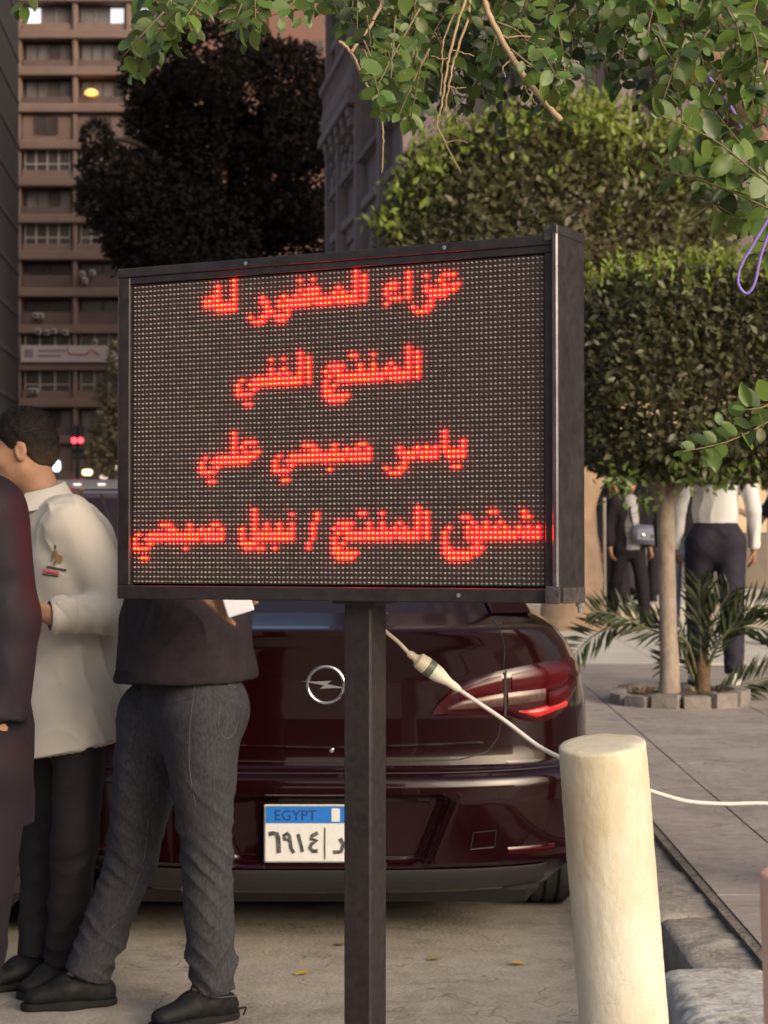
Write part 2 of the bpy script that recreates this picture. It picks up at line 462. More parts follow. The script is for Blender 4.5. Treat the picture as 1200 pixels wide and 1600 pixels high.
for si, (z0, z1) in enumerate(storeys):
    for bi in range(len(bays) - 1):
        t0, t1 = bays[bi] + 0.18, bays[bi + 1] - 0.18
        # spandrel band with a low arch underneath, moulded in three fasciae
        m = MB(); n = 12; zb, zt = z1 - 0.62, z1 + 0.06
        for (lo_, hi_, o) in ((0.0, 0.32, 0.04), (0.32, 0.55, 0.09), (0.55, 0.68, 0.17)):
            rows = [[], []]
            P0 = []; P1 = []
            for q in range(n + 1):
                u = q / n; t = t0 + (t1 - t0) * u; arch = -0.34 * (abs(2 * u - 1) ** 2.2) if lo_ == 0.0 else 0
                P0.append((t, zb + lo_ + arch)); P1.append((t, zb + hi_))
            m.grid([[SP(t, z, o) for t, z in P0], [SP(t, z, o) for t, z in P1]])
            m.grid([[SP(t, z, -0.5) for t, z in P0], [SP(t, z, o) for t, z in P0]])
            m.grid([[SP(t, z, o) for t, z in P1], [SP(t, z, -0.5) for t, z in P1]])
        obj('spandrel', m, STO2, old)
        # window: recessed glass, jamb drapes, sill and mullion
        m = MB(); quadbox(m, t0, t1, z0 + 0.7, z1 - 0.55, -0.12, -0.07); w = obj('window', m, DGLASS, old)
        m = MB(); quadbox(m, t0, t0 + 0.36, z0 + 0.75, z1 - 0.6, -0.066, -0.05); quadbox(m, t1 - 0.5, t1, z0 + 0.75, z1 - 0.6, -0.066, -0.05); obj('drape', m, CURT, w)
        m = MB(); tm = (t0 + t1) / 2
        quadbox(m, tm - .05, tm + .05, z0 + .7, z1 - .6, -0.048, 0.0); quadbox(m, t0, t1, z0 + 1.95, z0 + 2.03, -0.047, -0.01); obj('frame', m, STO, w)
        m = MB(); quadbox(m, t0 - .05, t1 + .05, z0 + 0.06, z0 + 0.70, -0.5, 0.06); quadbox(m, t0 - .1, t1 + .1, z0 + 0.70, z0 + 0.80, -0.5, 0.20); obj('sill', m, STO, old)
# carved corbels and a small balcony high on the far bay
for t in (5.3, 6.1, 6.9, 7.7, 8.5):
    m = MB()
    for k in range(7):
        u = k / 6; quadbox(m, t - 0.16, t + 0.16, 6.9 + 0.14 * k, 6.9 + 0.14 * k + 0.13, 0.05, 0.14 + 0.16 * (u ** 1.8) + 0.04 * math.sin(u * 9))
    obj('corbel', m, STO2, old)
m = MB(); quadbox(m, 4.9, LEN, 7.9, 8.05, 0.0, 0.36); quadbox(m, 4.95, LEN, 8.05, 8.12, 0.0, 0.32)
for k in range(15):
    t = 5.05 + k * 0.28; T = Matrix.Translation(Vector(SP(t, 8.12, 0.24)))
    m.lathe([(0.05, 0), (0.09, .12), (0.08, .25), (0.04, .42), (0.05, .62), (0.07, .7)], 8, T)
quadbox(m, 4.95, LEN, 8.82, 8.94, 0.14, 0.34)
obj('balcony', m, STO2, old)
# front facade to the right, seen in gaps between the leaves
for (x0, x1) in ((0.5, 1.15), (1.75, 2.0), (2.42, 2.66), (3.05, 3.30), (3.78, 4.1), (4.6, 4.9), (5.5, 5.9), (7.2, 7.6), (9, 9.5), (11, 11.6)):
    obj('pilaster', MB().box((x0, 26.86, 3.3), (x1, 27.7, HT), ch=0.03), STO2 if x1 - x0 < .3 else STO, old)
for z in (3.3, 6.3, 9.7, 13, 16.3, 19.6, 23):
    obj('cornice', MB().box((0.35, 26.72, z - 0.28), (20, 27.7, z - .12), ch=0.03).box((0.38, 26.62, z - .12), (20, 27.7, z + .05), ch=0.03), STO2, old)
for z in (3.6, 6.6, 10.0, 13.3):
    for (x0, x1) in ((1.15, 1.75), (2.0, 2.42), (2.66, 3.05), (3.3, 3.78), (4.1, 4.6), (4.9, 5.5), (5.9, 7.2)):
        w = obj('window', MB().box((x0, 27.40, z), (x1, 27.46, z + 2.2)), DGLASS, old)
        obj('frame', MB().box(((x0 + x1) / 2 - .035, 27.33, z), ((x0 + x1) / 2 + .035, 27.398, z + 2.2)).box((x0, 27.34, z + 1.5), (x1, 27.397, z + 1.58)), STO2, w)
# shop level: pale tiled wall on a dark plinth
BEI = mat('beige_wall_tile', (0.56, 0.44, 0.29), 0.6, noise=(0.9, 0.5, (0.46, 0.35, 0.23)))
PLI = mat('brown_plinth', (0.17, 0.135, 0.105), 0.6, noise=(4, 0.6, (0.11, 0.09, 0.075)))
for k in range(16):
    x0 = 0.6 + k * 0.75
    if k % 4 == 2:
        d = obj('shop_door', MB().box((x0 + .02, 27.0, 0.43), (x0 + .73, 27.08, 2.75)), DGLASS, old)
        obj('frame', MB().box((x0, 26.95, .43), (x0 + .07, 26.998, 2.8)).box((x0 + .68, 26.95, .43), (x0 + .75, 26.998, 2.8)), STO2, d)
    else:
        obj('wall_panel', MB().box((x0 + .008, 26.9, 1.17), (x0 + .742, 27.55, 3.0), ch=0.008), BEI, old)
        obj('plinth_panel', MB().box((x0 + .006, 26.84, 0.43), (x0 + .744, 27.55, 1.16), ch=0.01), PLI, old)

# ================================================================== far tower block, left
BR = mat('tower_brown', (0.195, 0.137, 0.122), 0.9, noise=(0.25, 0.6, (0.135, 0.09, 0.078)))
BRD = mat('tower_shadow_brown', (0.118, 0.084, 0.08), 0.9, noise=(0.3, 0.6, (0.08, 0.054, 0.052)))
FRW = mat('tower_white_frames', (0.34, 0.30, 0.30), 0.6)
PANE = mat('tower_panes', (0.05, 0.042, 0.046), 0.25, noise=(0.4, 0.6, (0.10, 0.08, 0.075)))  # panes lightened: distance haze put into the colour
PANEG = mat('tower_grey_panes', (0.10, 0.095, 0.11), 0.3, noise=(0.35, 0.6, (0.22, 0.20, 0.21)))
LITW = mat('lit_white_window', (0.6, 0.6, 0.62), 0.5, emit=((0.92, 0.93, 1.0), 0.55))
LITO = mat('lit_orange_lamp', (0.6, 0.3, 0.1), 0.5, emit=((1.0, 0.42, 0.08), 1.6))
DT = 158.0; sT = F / DT
def fx(px): return (px - 600) / sT
def fz(py): return EYE + (800 - py) / sT
tw = thing('tower_block', (fx(120), DT + 5, 0), 'brown balcony tower block far left, upper windows lit', 'building')
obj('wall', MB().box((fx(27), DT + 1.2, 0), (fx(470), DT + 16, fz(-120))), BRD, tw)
prof_floor = [-60 + 57.5 * k for k in range(15)]
for k, ys in enumerate(prof_floor):
    slope = 4.0 / sT
    obj('floor_slab', MB().box((fx(25), DT - 0.5, fz(ys + 7)), (fx(452), DT + 1.25, fz(ys - 7)), ch=.08), BR, tw)
    y0, y1 = ys + 8, ys + 49
    kind = ['lit', 'lit', 'grey', 'grey', 'solid', 'white', 'grey', 'white', 'deep', 'deep', 'white2', 'white2', 'grey', 'solid', 'solid'][k]
    for (xa, xb) in ((34, 113), (121, 196), (204, 282), (290, 368), (376, 448)):
        if k in (4, 9) or kind in ('solid', 'deep'):
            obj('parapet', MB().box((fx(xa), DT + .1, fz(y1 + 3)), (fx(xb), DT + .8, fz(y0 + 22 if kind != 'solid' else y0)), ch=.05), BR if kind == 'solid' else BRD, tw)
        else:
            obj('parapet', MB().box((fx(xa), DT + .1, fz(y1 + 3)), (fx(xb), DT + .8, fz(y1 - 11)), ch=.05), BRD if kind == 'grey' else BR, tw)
        gm = {'lit': LITW, 'grey': PANEG, 'white': PANE, 'white2': PANE, 'deep': PANE, 'solid': PANE}[kind]
        nP = {'lit': 3, 'grey': 4, 'white': 4, 'white2': 3, 'deep': 2, 'solid': 2}[kind]
        wx0, wx1 = (xa + 4, xb - 4) if kind != 'solid' else (xa + 20, xb - 22)
        wy0, wy1 = (y0 + 3, y1 - 10) if kind not in ('white', 'white2') else (y0 - 1, y1 - 9)
        yoff = 0.95 if kind not in ('white', 'white2') else 0.25
        if kind == 'solid': yoff = 0.05
        for j in range(nP):
            a, b = wx0 + (wx1 - wx0) * j / nP, wx0 + (wx1 - wx0) * (j + 1) / nP
            g2 = gm
            if kind == 'lit' and (j * 7 + int(xa)) % 5 in (1, 3): g2 = PANEG
            if kind == 'grey' and (j + int(xa)) % 4 == 0: g2 = PANE
            w = obj('window', MB().box((fx(a + 1), DT + yoff, fz(wy1)), (fx(b - 1), DT + yoff + .06, fz(wy0))), g2, tw)
            fr = MB()
            t = 1.3 if kind in ('white', 'white2') else 0.8
            fr.box((fx(a - .2), DT + yoff - .08, fz(wy1 + t)), (fx(a + t), DT + yoff - .01, fz(wy0 - t)))
            fr.box((fx(b - t), DT + yoff - .08, fz(wy1 + t)), (fx(b + .2), DT + yoff - .01, fz(wy0 - t)))
            fr.box((fx(a + t), DT + yoff - .08, fz(wy1 + t)), (fx(b - t), DT + yoff - .01, fz(wy1)))
            fr.box((fx(a + t), DT + yoff - .08, fz(wy0)), (fx(b - t), DT + yoff - .01, fz(wy0 - t)))
            if kind in ('white', 'white2'):
                ym = wy0 + (wy1 - wy0) * .64; fr.box((fx(a + t), DT + yoff - .08, fz(ym + 1)), (fx(b - t), DT + yoff - .01, fz(ym - 1)))
            obj('frame', fr, FRW if kind in ('white', 'white2', 'lit') else BRD, w)
for px in (29, 117, 200, 286, 372, 452):
    obj('pillar', MB().box((fx(px - 4), DT - .2, 0), (fx(px + 4), DT + 1.22, fz(-110)), ch=.1), BR, tw)
lo_ = obj('balcony_lamp', MB().lathe([(0.02, 0.25), (0.22, 0.2), (0.42, 0.0), (0.42, -.18), (0.2, -.3)], 14, TR((fx(143), DT - .1, fz(144))) @ Matrix.Scale(1.2, 4, Vector((1, 0, 0)))), LITO, tw)
for (px, py) in ((58, 507 - 12), (66, 507 - 12), (62, 520), (75, 521), (86, 519), (104, 521), (150, 536), (50, 612), (57, 612), (130, 430), (134, 440), (146, 428)):
    ac = obj('air_conditioner', MB().box((fx(px - 4), DT - .75, fz(py + 4)), (fx(px + 4), DT - .25, fz(py - 5)), ch=.05), FRW, tw)
    obj('grille', MB().lathe([(0.14, 0), (0.14, 0.03)], 12, TR((fx(px), DT - .76, fz(py)), 0, math.radians(90))), PANE, ac)
# advertising banner hung on the balcony
ban = obj('banner', MB().box((fx(36), DT - .9, fz(567)), (fx(186), DT - .8, fz(541))), mat('banner_cloth', (0.43, 0.38, 0.40), 0.8, noise=(0.5, 0.5, (0.35, 0.30, 0.31))), base=(fx(110), DT - .85, fz(567)),
          label='long pale banner strung across a balcony of the far tower', cat='banner')
bl = mat('banner_print', (0.20, 0.16, 0.20), 0.8); br_ = mat('banner_red', (0.33, 0.10, 0.10), 0.8)
obj('print', MB().box((fx(63), DT - .93, fz(551)), (fx(105), DT - .91, fz(547.5))).box((fx(62), DT - .93, fz(559)), (fx(98), DT - .91, fz(555.5))).box((fx(41), DT - .93, fz(560)), (fx(55), DT - .91, fz(547))), bl, ban)
red = MB(); red.tube([(fx(108), DT - .93, fz(545)), (fx(112), DT - .93, fz(555)), (fx(138), DT - .93, fz(556)), (fx(145), DT - .93, fz(547)), (fx(158), DT - .93, fz(556))], 0.07, 6)
obj('print', red, br_, ban)
# dark neighbour at the picture's left edge
db = thing('dark_block', (fx(-20), DT - 20, 0), 'dark unlit building edge left of the brown tower', 'building')
DK = mat('dark_block_wall', (0.022, 0.019, 0.024), 0.9, noise=(0.3, 0.6, (0.016, 0.014, 0.018)))
def dprism(x_n, x_f, z0, z1):
    fp = [(-50, 136.0), ((x_n - 600) * 136 / F, 136.0), ((x_f - 600) * 152 / F, 152.0), (-50, 152.0)]
    return MB().add([(x, y, z0) for x, y in fp] + [(x, y, z1) for x, y in fp], [(3, 2, 1, 0), (4, 5, 6, 7), (0, 1, 5, 4), (1, 2, 6, 5), (2, 3, 7, 6), (3, 0, 4, 7)])
obj('wall', dprism(-8, 29, 0, 46), DK, db)
for k in range(13):
    z = 3.2 * (k + 1); obj('floor_band', dprism(-6, 30.5, z, z + .35), mat('dark_block_band', (0.035, 0.031, 0.037), 0.9), db)
    for j in range(2):
        x0 = (-14 - 600) * 136 / F - 1.7 * j
        w = obj('window', MB().box((x0 - 1.1, DT - 22.12, z + 1.0), (x0, DT - 22.02, z + 2.5)), PANE, db)
        obj('frame', MB().box((x0 - .58, DT - 22.2, z + 1.0), (x0 - .52, DT - 22.13, z + 2.5)), DK, w)
# plain brown building rising behind the dark tree
pb = thing('plain_brown_building', ((480 - 600) * 125 / F, 130, 0), 'plain red-brown wall with one small window above the dark tree', 'building')
RB = mat('red_brown_render', (0.19, 0.105, 0.085), 0.9, noise=(0.18, 0.5, (0.19, 0.095, 0.075)))
s2 = F / 125
gx = lambda px: (px - 600) / s2
gz = lambda py: EYE + (800 - py) / s2
obj('wall', MB().box((gx(300), 125, 0), (gx(509), 140, gz(-150)), ch=.1), RB, pb)
obj('wall', MB().box((gx(509), 125.8, 0), (gx(760), 140, gz(-150)), ch=.1), RB, pb)
for py in (-60, 64):
    w = obj('window', MB().box((gx(487), 124.9, gz(py + 25)), (gx(504), 125.1, gz(py))), PANE, pb)
    obj('frame', MB().box((gx(485), 124.84, gz(py + 27)), (gx(506), 124.89, gz(py + 25))).box((gx(494.5), 124.84, gz(py + 25)), (gx(496.5), 124.89, gz(py))), RB, w)
obj('drain_pipe', MB().tube([(gx(512), 125.6, 0), (gx(512), 125.6, gz(-140))], 0.16, 8), mat('pipe_brown', (0.17, 0.10, 0.085), .7), pb)
for px in (420,):
    obj('pilaster', MB().box((gx(px), 124.8, 0), (gx(px + 9), 125.02, gz(-150))), RB, pb)
# ================================================================== the red LED message board on its post
LIT = {}
def on(r, *cs):
    for c in cs:
        if isinstance(c, tuple):
            for q in range(c[0], c[1] + 1): LIT[(q, r)] = 1
        else: LIT[(c, r)] = 1
def col_on(c, r0, r1):
    for r in range(r0, r1 + 1): LIT[(c, r)] = 1
# first line
col_on(25, 0, 6); col_on(21, 1, 4); on(3, 20); on(4, 18, 19); on(5, (18, 25)); on(6, (21, 25))
on(8, 29, 32, 33, (35, 38)); on(9, (30, 32), 36, 37); on(4, 32); on(5, 32, 33); on(6, 33); on(7, 33, 34, 38)
on(6, (36, 43), (45, 48), (50, 54)); on(5, 36, (38, 54)); on(4, 37, 40, (42, 45), 49, 51); on(3, 41, (43, 45), 50); on(1, 41, 44)
col_on(54, 0, 6); col_on(56, 1, 6)
on(4, (61, 63)); on(3, 62, 63); on(5, 61); on(6, (62, 64)); on(7, 61); col_on(66, 1, 6)
on(8, 67, 70, 71); on(9, (68, 70)); on(7, 71); on(6, (71, 74)); on(5, (70, 76)); on(4, 70, 74, 76, 77); on(3, 73); on(2, 70, (74, 76))
# second line
on(21, 27, (30, 41)); on(22, 26, (29, 41)); on(23, 26, 30); on(24, (26, 29)); on(26, 28, 29); on(20, 34, 36, 38); on(19, 34, 37); on(17, 34, 37)
col_on(41, 16, 22); col_on(43, 17, 22)
on(19, (48, 51), 55, 58, 62); on(20, 47, 49, 50, 55, 58, 61, 63); on(21, 48, (50, 66)); on(22, 47, (50, 60), (62, 66)); on(23, 47, 49)
on(24, 47, 48); on(25, (47, 52)); on(26, (48, 51)); on(17, 53, 54, 58); col_on(66, 16, 22); col_on(68, 17, 22)
# third line
on(37, 18, (21, 30)); on(38, 17, (20, 28)); on(39, 17, 21); on(40, (17, 20)); on(42, 19, 20); col_on(25, 32, 36); on(34, 28, 29, 30); on(35, 27); on(36, 28, 30, 31)
on(37, 36, (39, 57)); on(38, 35, (38, 51), (53, 57)); on(39, 35, 39); on(40, (35, 38), 48); on(42, 37, 38); on(36, 44, 45, 49, 52, 54, 57); on(35, 42, 43, 44, 49, 55, 56)
on(40, 61, 64, 65, 76, 77); on(41, 62, 63, 64); on(39, 65); on(38, 65, 66, 67, (69, 72), (75, 78)); on(37, (64, 72), (74, 78)); on(36, 64, 68, 70, 72)
col_on(74, 33, 37); col_on(78, 35, 38)
# fourth line
on(53, 1, (4, 22)); on(54, 0, (3, 16), (18, 22)); on(55, 0, 4); on(56, (0, 3), 13); on(58, 2, 3); on(52, 9, 10, 14, 17, 19, 22); on(51, 7, 8, 9, 14, 20, 21)
col_on(27, 52, 54); on(55, (27, 30)); on(56, 28, 29, 31, 32, 35); col_on(30, 48, 54); on(53, (30, 39)); on(54, (30, 39)); col_on(33, 51, 52); col_on(36, 51, 52)
on(49, 39); col_on(39, 51, 54); col_on(45, 49, 50); col_on(44, 51, 54); col_on(43, 55, 56)
on(51, (50, 53), 57, 60, 64); on(52, 49, 51, 52, 57, 60, 63, 65); on(53, 50, (52, 68)); on(54, 49, (52, 62), (64, 68)); on(55, 49, 51); on(56, 49, 50); on(57, (49, 54)); on(58, (50, 53))
on(49, 55, 56, 60); col_on(68, 48, 54); col_on(70, 49, 54)
on(52, 75, 79, 81, 83, 85, 87, 90, 92, 94); col_on(74, 53, 55); on(56, 74, 75, 80, 81, 82); on(57, (74, 81)); on(58, (75, 79)); on(55, 81); on(54, (79, 89), (91, 94)); on(53, (79, 94))
on(51, 80, 83, 86); on(50, 78, 79, 91, 92); on(49, 84, 85, 91)

ST = Matrix.Translation(Vector((-0.1136, 4.1178, 1.6213))) @ Matrix.Rotation(-0.48695, 4, 'Z') @ Matrix.Rotation(-0.0185, 4, 'X') @ Matrix.Rotation(-0.0105, 4, 'Y')
pole_x = 0.053
base = ST @ Vector((pole_x, 0.06, 0)); base = (base.x, base.y, 0.0)
sign = thing('led_message_board', base, 'black framed LED board on a post showing four lines of red Arabic text', 'sign')
def tv(pts): return np.array([tuple(ST @ Vector(p)) for p in pts])
FRM = mat('black_painted_steel', (0.020, 0.017, 0.020), 0.36, spec=0.4, noise=(9, 0.55, (0.036, 0.031, 0.034)), noise2=(45, 0.3, (0.07, 0.062, 0.062)), bump=(30, 0.12, 0.004))
BRD_M = mat('led_board_plastic', (0.082, 0.062, 0.058), 0.6, spec=.3, noise=(30, 0.4, (0.06, 0.045, 0.043)))
LED_OFF = mat('led_dome_clear', (0.255, 0.215, 0.208), 0.4, spec=0.35, rand=0.28)
LED_ON = mat('led_dome_lit', (0.8, 0.2, 0.1), 0.3, emit=((1.0, 0.0018, 0.0014), 56.0))
LED_ON2 = mat('led_dome_lit_amber', (0.8, 0.3, 0.1), 0.3, emit=((1.0, 0.0026, 0.0008), 56.0))
DIE1 = mat('led_die_warm', (.8, .5, .3), .3, emit=((1.0, .46, .28), 1.5)); DIE2 = mat('led_die_amber', (.8, .5, .2), .3, emit=((1.0, .62, .10), 1.4))
def dome_block(cells):
    """small LED domes as one mesh, local to the board"""
    ns = 7; prof = [(0.00240, 0.0), (0.00235, 0.0026), (0.0018, 0.0044), (0.0008, 0.0052)]
    w = 2 * np.pi * np.arange(ns) / ns
    unit = np.concatenate([np.stack([r * np.cos(w), np.full(ns, -h), r * np.sin(w)], 1) for r, h in prof])
    fs = []
    for i in range(len(prof) - 1):
        for j in range(ns): fs.append((i * ns + j, (i + 1) * ns + j, (i + 1) * ns + (j + 1) % ns, i * ns + (j + 1) % ns))
    top = len(prof) * ns
    unit = np.concatenate([unit, [[0, -0.0054, 0]]])
    k = len(unit); c = np.array(cells, float)
    v = (unit[None] + c[:, None, :]).reshape(-1, 3)
    q = np.array(fs)[None] + (np.arange(len(c)) * k)[:, None, None]
    tri = [(((len(prof) - 1) * ns + j), top, (len(prof) - 1) * ns + (j + 1) % ns) for j in range(ns)]
    faces = [tuple(x) for x in q.reshape(-1, 4)]
    t = (np.array(tri)[None] + (np.arange(len(c)) * k)[:, None, None]).reshape(-1, 3)
    faces += [tuple(x) for x in t]
    return v, faces
vc = lambda v: np.array([tuple(ST @ Vector(p)) for p in v])
for mr in range(4):
    for mc in range(3):
        x0, x1 = -0.48 + 0.32 * mc, -0.48 + 0.32 * (mc + 1); z1, z0 = 0.32 - 0.16 * mr, 0.32 - 0.16 * (mr + 1)
        m = MB().box((x0 + .0004, 0.0, z0 + .0004), (x1 - .0004, 0.014, z1 - .0004), ST, ch=0.0005)
        mod = obj('led_module', m, BRD_M, sign)
        off, lit, lit2 = [], [], []
        for c in range(32 * mc, 32 * mc + 32):
            for r in range(16 * mr, 16 * mr + 16):
                p = ((c - 47.5) * .01 + RNG.normal(0, .00012), 0.0, (31.5 - r) * .01 + RNG.normal(0, .00012))
                if (c, r) in LIT: (lit2 if RNG.random() < 0.35 else lit).append(p)
                else: off.append(p)
        for nm, cl, mm in (('unlit_led', off, LED_OFF), ('lit_led', lit, LED_ON), ('lit_led', lit2, LED_ON2)):
            if cl:
                v, f = dome_block(cl); put(obj(nm, (vc(v), f), mm, mod, smooth=True), kind='stuff')
                if nm == 'lit_led':                     # bright die behind the tip of each lit lamp
                    w = 2 * np.pi * np.arange(6) / 6; k = len(cl); rr = .00125
                    u = np.stack([rr * np.cos(w), np.full(6, -.00565), rr * np.sin(w)], 1)
                    vv = (np.array(cl)[:, None] + u[None]).reshape(-1, 3); ff = [tuple(6 * i + q for q in (0, 5, 4, 3, 2, 1)) for i in range(k)]
                    put(obj('led_die', (vc(vv), ff), DIE1 if mm is LED_ON else DIE2, mod), kind='stuff')
        # thin moulded louvre under each row of lamps
        if True:
            m = MB()
            for r in range(16 * mr, 16 * mr + 16):
                zc = (31.5 - r) * .01 + 0.0043
                m.box((x0 + .001, -0.0016, zc), (x1 - .001, 0.0005, zc + .0009), ST)
            put(obj('louvre', m, BRD_M, mod), kind='stuff')
# angle-steel frame round the modules
DP = 0.118
m = MB().box((-0.513, -0.012, 0.3375), (0.506, 0.0, 0.357), ST, ch=.0015); obj('frame_bar', m, FRM, sign)               # top lip
m = MB().box((-0.513, -0.008, 0.3225), (0.5, 0.03, 0.3375), ST, ch=.0012); obj('frame_bar', m, FRM, sign)
m = MB().box((-0.5135, -0.012, -0.352), (0.506, 0.03, -0.3235), ST, ch=.002); obj('frame_bar', m, FRM, sign)
m = MB().box((-0.5135, -0.010, -0.3235), (-0.4835, 0.03, 0.3375), ST, ch=.002); obj('frame_bar', m, FRM, sign)
m = MB().box((-0.4835, -0.002, -0.3235), (-0.4806, 0.03, 0.3225), ST); obj('frame_bar', m, FRM, sign)
m = MB().box((0.483, -0.010, -0.3235), (0.506, 0.03, 0.3225), ST, ch=.002); obj('frame_bar', m, FRM, sign)
m = MB().box((0.506, -0.018, -0.352), (0.512, DP, 0.365), ST, ch=.0015); obj('side_panel', m, FRM, sign)
m = MB().box((-0.5135, 0.0005, 0.345), (0.506, DP, 0.353), ST); obj('top_panel', m, FRM, sign)
m = MB().box((-0.5155, -0.009, -0.350), (-0.5136, DP, 0.353), ST, ch=.001); obj('side_panel', m, FRM, sign)
m = MB().box((-0.5135, 0.031, -0.350), (0.506, DP, -0.343), ST); obj('bottom_panel', m, FRM, sign)
m = MB().box((-0.513, DP, -0.351), (0.511, DP + .003, 0.356), ST); obj('back_panel', m, FRM, sign)
# raised corner angle at the right edge, with scuffed tape and weld at the corners
m = MB().box((0.502, -0.0215, -0.340), (0.5145, -0.0125, 0.372), ST, ch=.003); obj('corner_angle', m, mat('worn_steel_edge', (0.16, 0.15, 0.165), 0.3, metal=0.6, noise=(14, .6, (.06, .055, .06))), sign)
m = MB().box((0.500, -0.022, 0.355), (0.515, DP + .004, 0.3735), ST, ch=.002); obj('corner_angle', m, FRM, sign)
tape = mat('corner_tape', (0.10, 0.09, 0.095), 0.2, metal=0.2, noise=(60, .7, (.035, .03, .035)), bump=(90, .8, .003))
for (a, b) in (((0.488, -.022, -0.353), (0.516, -.012, -0.318)), ((0.484, -.015, 0.345), (0.502, -.0122, 0.3735))):
    g = rough_block(a, b, 0.004, 0.0016, 5, 0.002); g.v = [tuple(ST @ Vector(p)) for p in g.v]; obj('corner_tape', g, tape, sign, smooth=True)
g = rough_block((0.5125, 0.005, -0.353), (0.5145, DP - .002, -0.322), .004, .001, 6, .001); g.v = [tuple(ST @ Vector(p)) for p in g.v]; obj('corner_tape', g, tape, sign, smooth=True)
m = MB().lathe([(.004, 0), (.009, .001), (.009, .008), (.005, .009), (.005, .02)], 8, ST @ TR((0.507, DP - .012, -0.352), 0, math.pi)); obj('bolt', m, mat('zinc_bolt', (.55, .56, .6), .3, metal=.9), sign)
for (x, z) in ((-0.19, .347), (0.27, .347), (.3, -.338)):
    m = MB().lathe([(.004, 0), (.0045, .0016), (.002, .0022)], 8, ST @ TR((x, -0.0118, z), 0, math.radians(90))); obj('screw', m, mat('zinc_bolt', (.5, .5, .5), .3), sign)
# square post
g = MB().box((-.0325, -.0325, 0.0), (.0325, .0325, 1.285), Matrix.Translation(Vector(base)) @ Matrix.Rotation(-0.53, 4, 'Z'), ch=.004)
obj('post', g, mat('post_paint', (0.020, 0.0155, 0.017), 0.42, spec=.4, noise=(8, .5, (.034, .026, .027)), noise2=(60, .35, (.06, .05, .05)), bump=(40, .15, .004)), sign)
g = MB().box((-.16, -.16, 0.0), (.16, .16, .012), Matrix.Translation(Vector(base)) @ Matrix.Rotation(-0.53, 4, 'Z'), ch=.003); obj('base_plate', g, FRM, sign)
g = MB().box((-.05, -.05, 1.262), (.05, .05, 1.272), Matrix.Translation(Vector(base)) @ Matrix.Rotation(-0.53, 4, 'Z'), ch=.002); obj('bracket', g, FRM, sign)

# ================================================================== bollards
BOL = mat('cream_painted_concrete', (0.74, 0.72, 0.61), 0.55, stretch=(1, 1, .5), noise=(4.5, 0.9, (0.55, 0.43, 0.235), 10.0), noise2=(30, 0.4, (0.70, 0.66, 0.54), 8.0), veins=(26, .010, (.56, .46, .28), .5), bump=(80, 0.4, 0.004))
def bollard(name, bottom, top, r, m, label, seed):
    bottom = np.array(bottom, float); top = np.array(top, float)
    ax = Vector(top - bottom); L = ax.length; q = Vector((0, 0, 1)).rotation_difference(ax).to_matrix().to_4x4()
    T = Matrix.Translation(Vector(bottom)) @ q
    mb = MB(); n = 56; nz = 70; rows = []
    for i in range(nz + 1):
        z = L * i / nz; rr = r * (1.07 - 0.07 * i / nz)
        rows.append([(rr, 2 * math.pi * j / n, z) for j in range(n)])
    for (rr, z) in ((r * .995, L + .003), (r * .95, L + .006), (r * .8, L + .007), (r * .5, L + .0075), (r * .2, L + .0075)):
        rows.append([(rr, 2 * math.pi * j / n, z) for j in range(n)])
    pts = np.array([[(a * math.cos(b), a * math.sin(b), c) for a, b, c in row] for row in rows])
    fl = pts.reshape(-1, 3); nr = np.stack([fl[:, 0], fl[:, 1], 0 * fl[:, 2]], 1) / r
    fl = fl + nr * (0.0009 * wob(fl * np.array([1, 1, .5]), seed, 30) + 0.0009 * wob(fl, seed + 1, 110))[:, None]
    # chipped rim
    for (ang, wdt, dep) in ((1.0, .25, .006), (4.2, .10, .004), (5.75, .10, .02)):
        da = np.angle(np.exp(1j * (np.arctan2(fl[:, 1], fl[:, 0]) - ang))); k = np.exp(-(da / wdt) ** 2) * np.clip((fl[:, 2] - L + .02) / .02, 0, 1) * (np.hypot(fl[:, 0], fl[:, 1]) > r * .85)
        fl[:, 2] -= dep * k * .6
    pts = fl.reshape(len(rows), n, 3)
    mb.grid([[T @ Vector(p) for p in row] for row in pts], closed=True)
    mb.f.append(tuple(range((len(rows) - 1) * n, len(rows) * n)))
    return obj(name, mb, m, smooth=50, base=bottom, label=label, cat='bollard')
bt = P(941, 1166, 3.93); bm = P(975.5, 1600, 4.00)
k = (bt[2]) / (bt[2] - bm[2]); b0 = bt + (bm - bt) * k
bollard('bollard', b0, bt, 0.0848, BOL, 'leaning cream-painted concrete bollard in front of the parked car', 3)
PNK = mat('peach_painted_concrete', (0.85, 0.60, 0.43), 0.6, stretch=(1, 1, .5), noise=(9, .6, (.50, .33, .22)), noise2=(50, .4, (.78, .60, .48)), bump=(70, .5, .006))
bt2 = P(1290, 1368, 2.63); bollard('bollard', (bt2[0] + .03, bt2[1], 0), bt2, 0.084, PNK, 'peach-coloured bollard cut off by the right edge of the picture', 8)

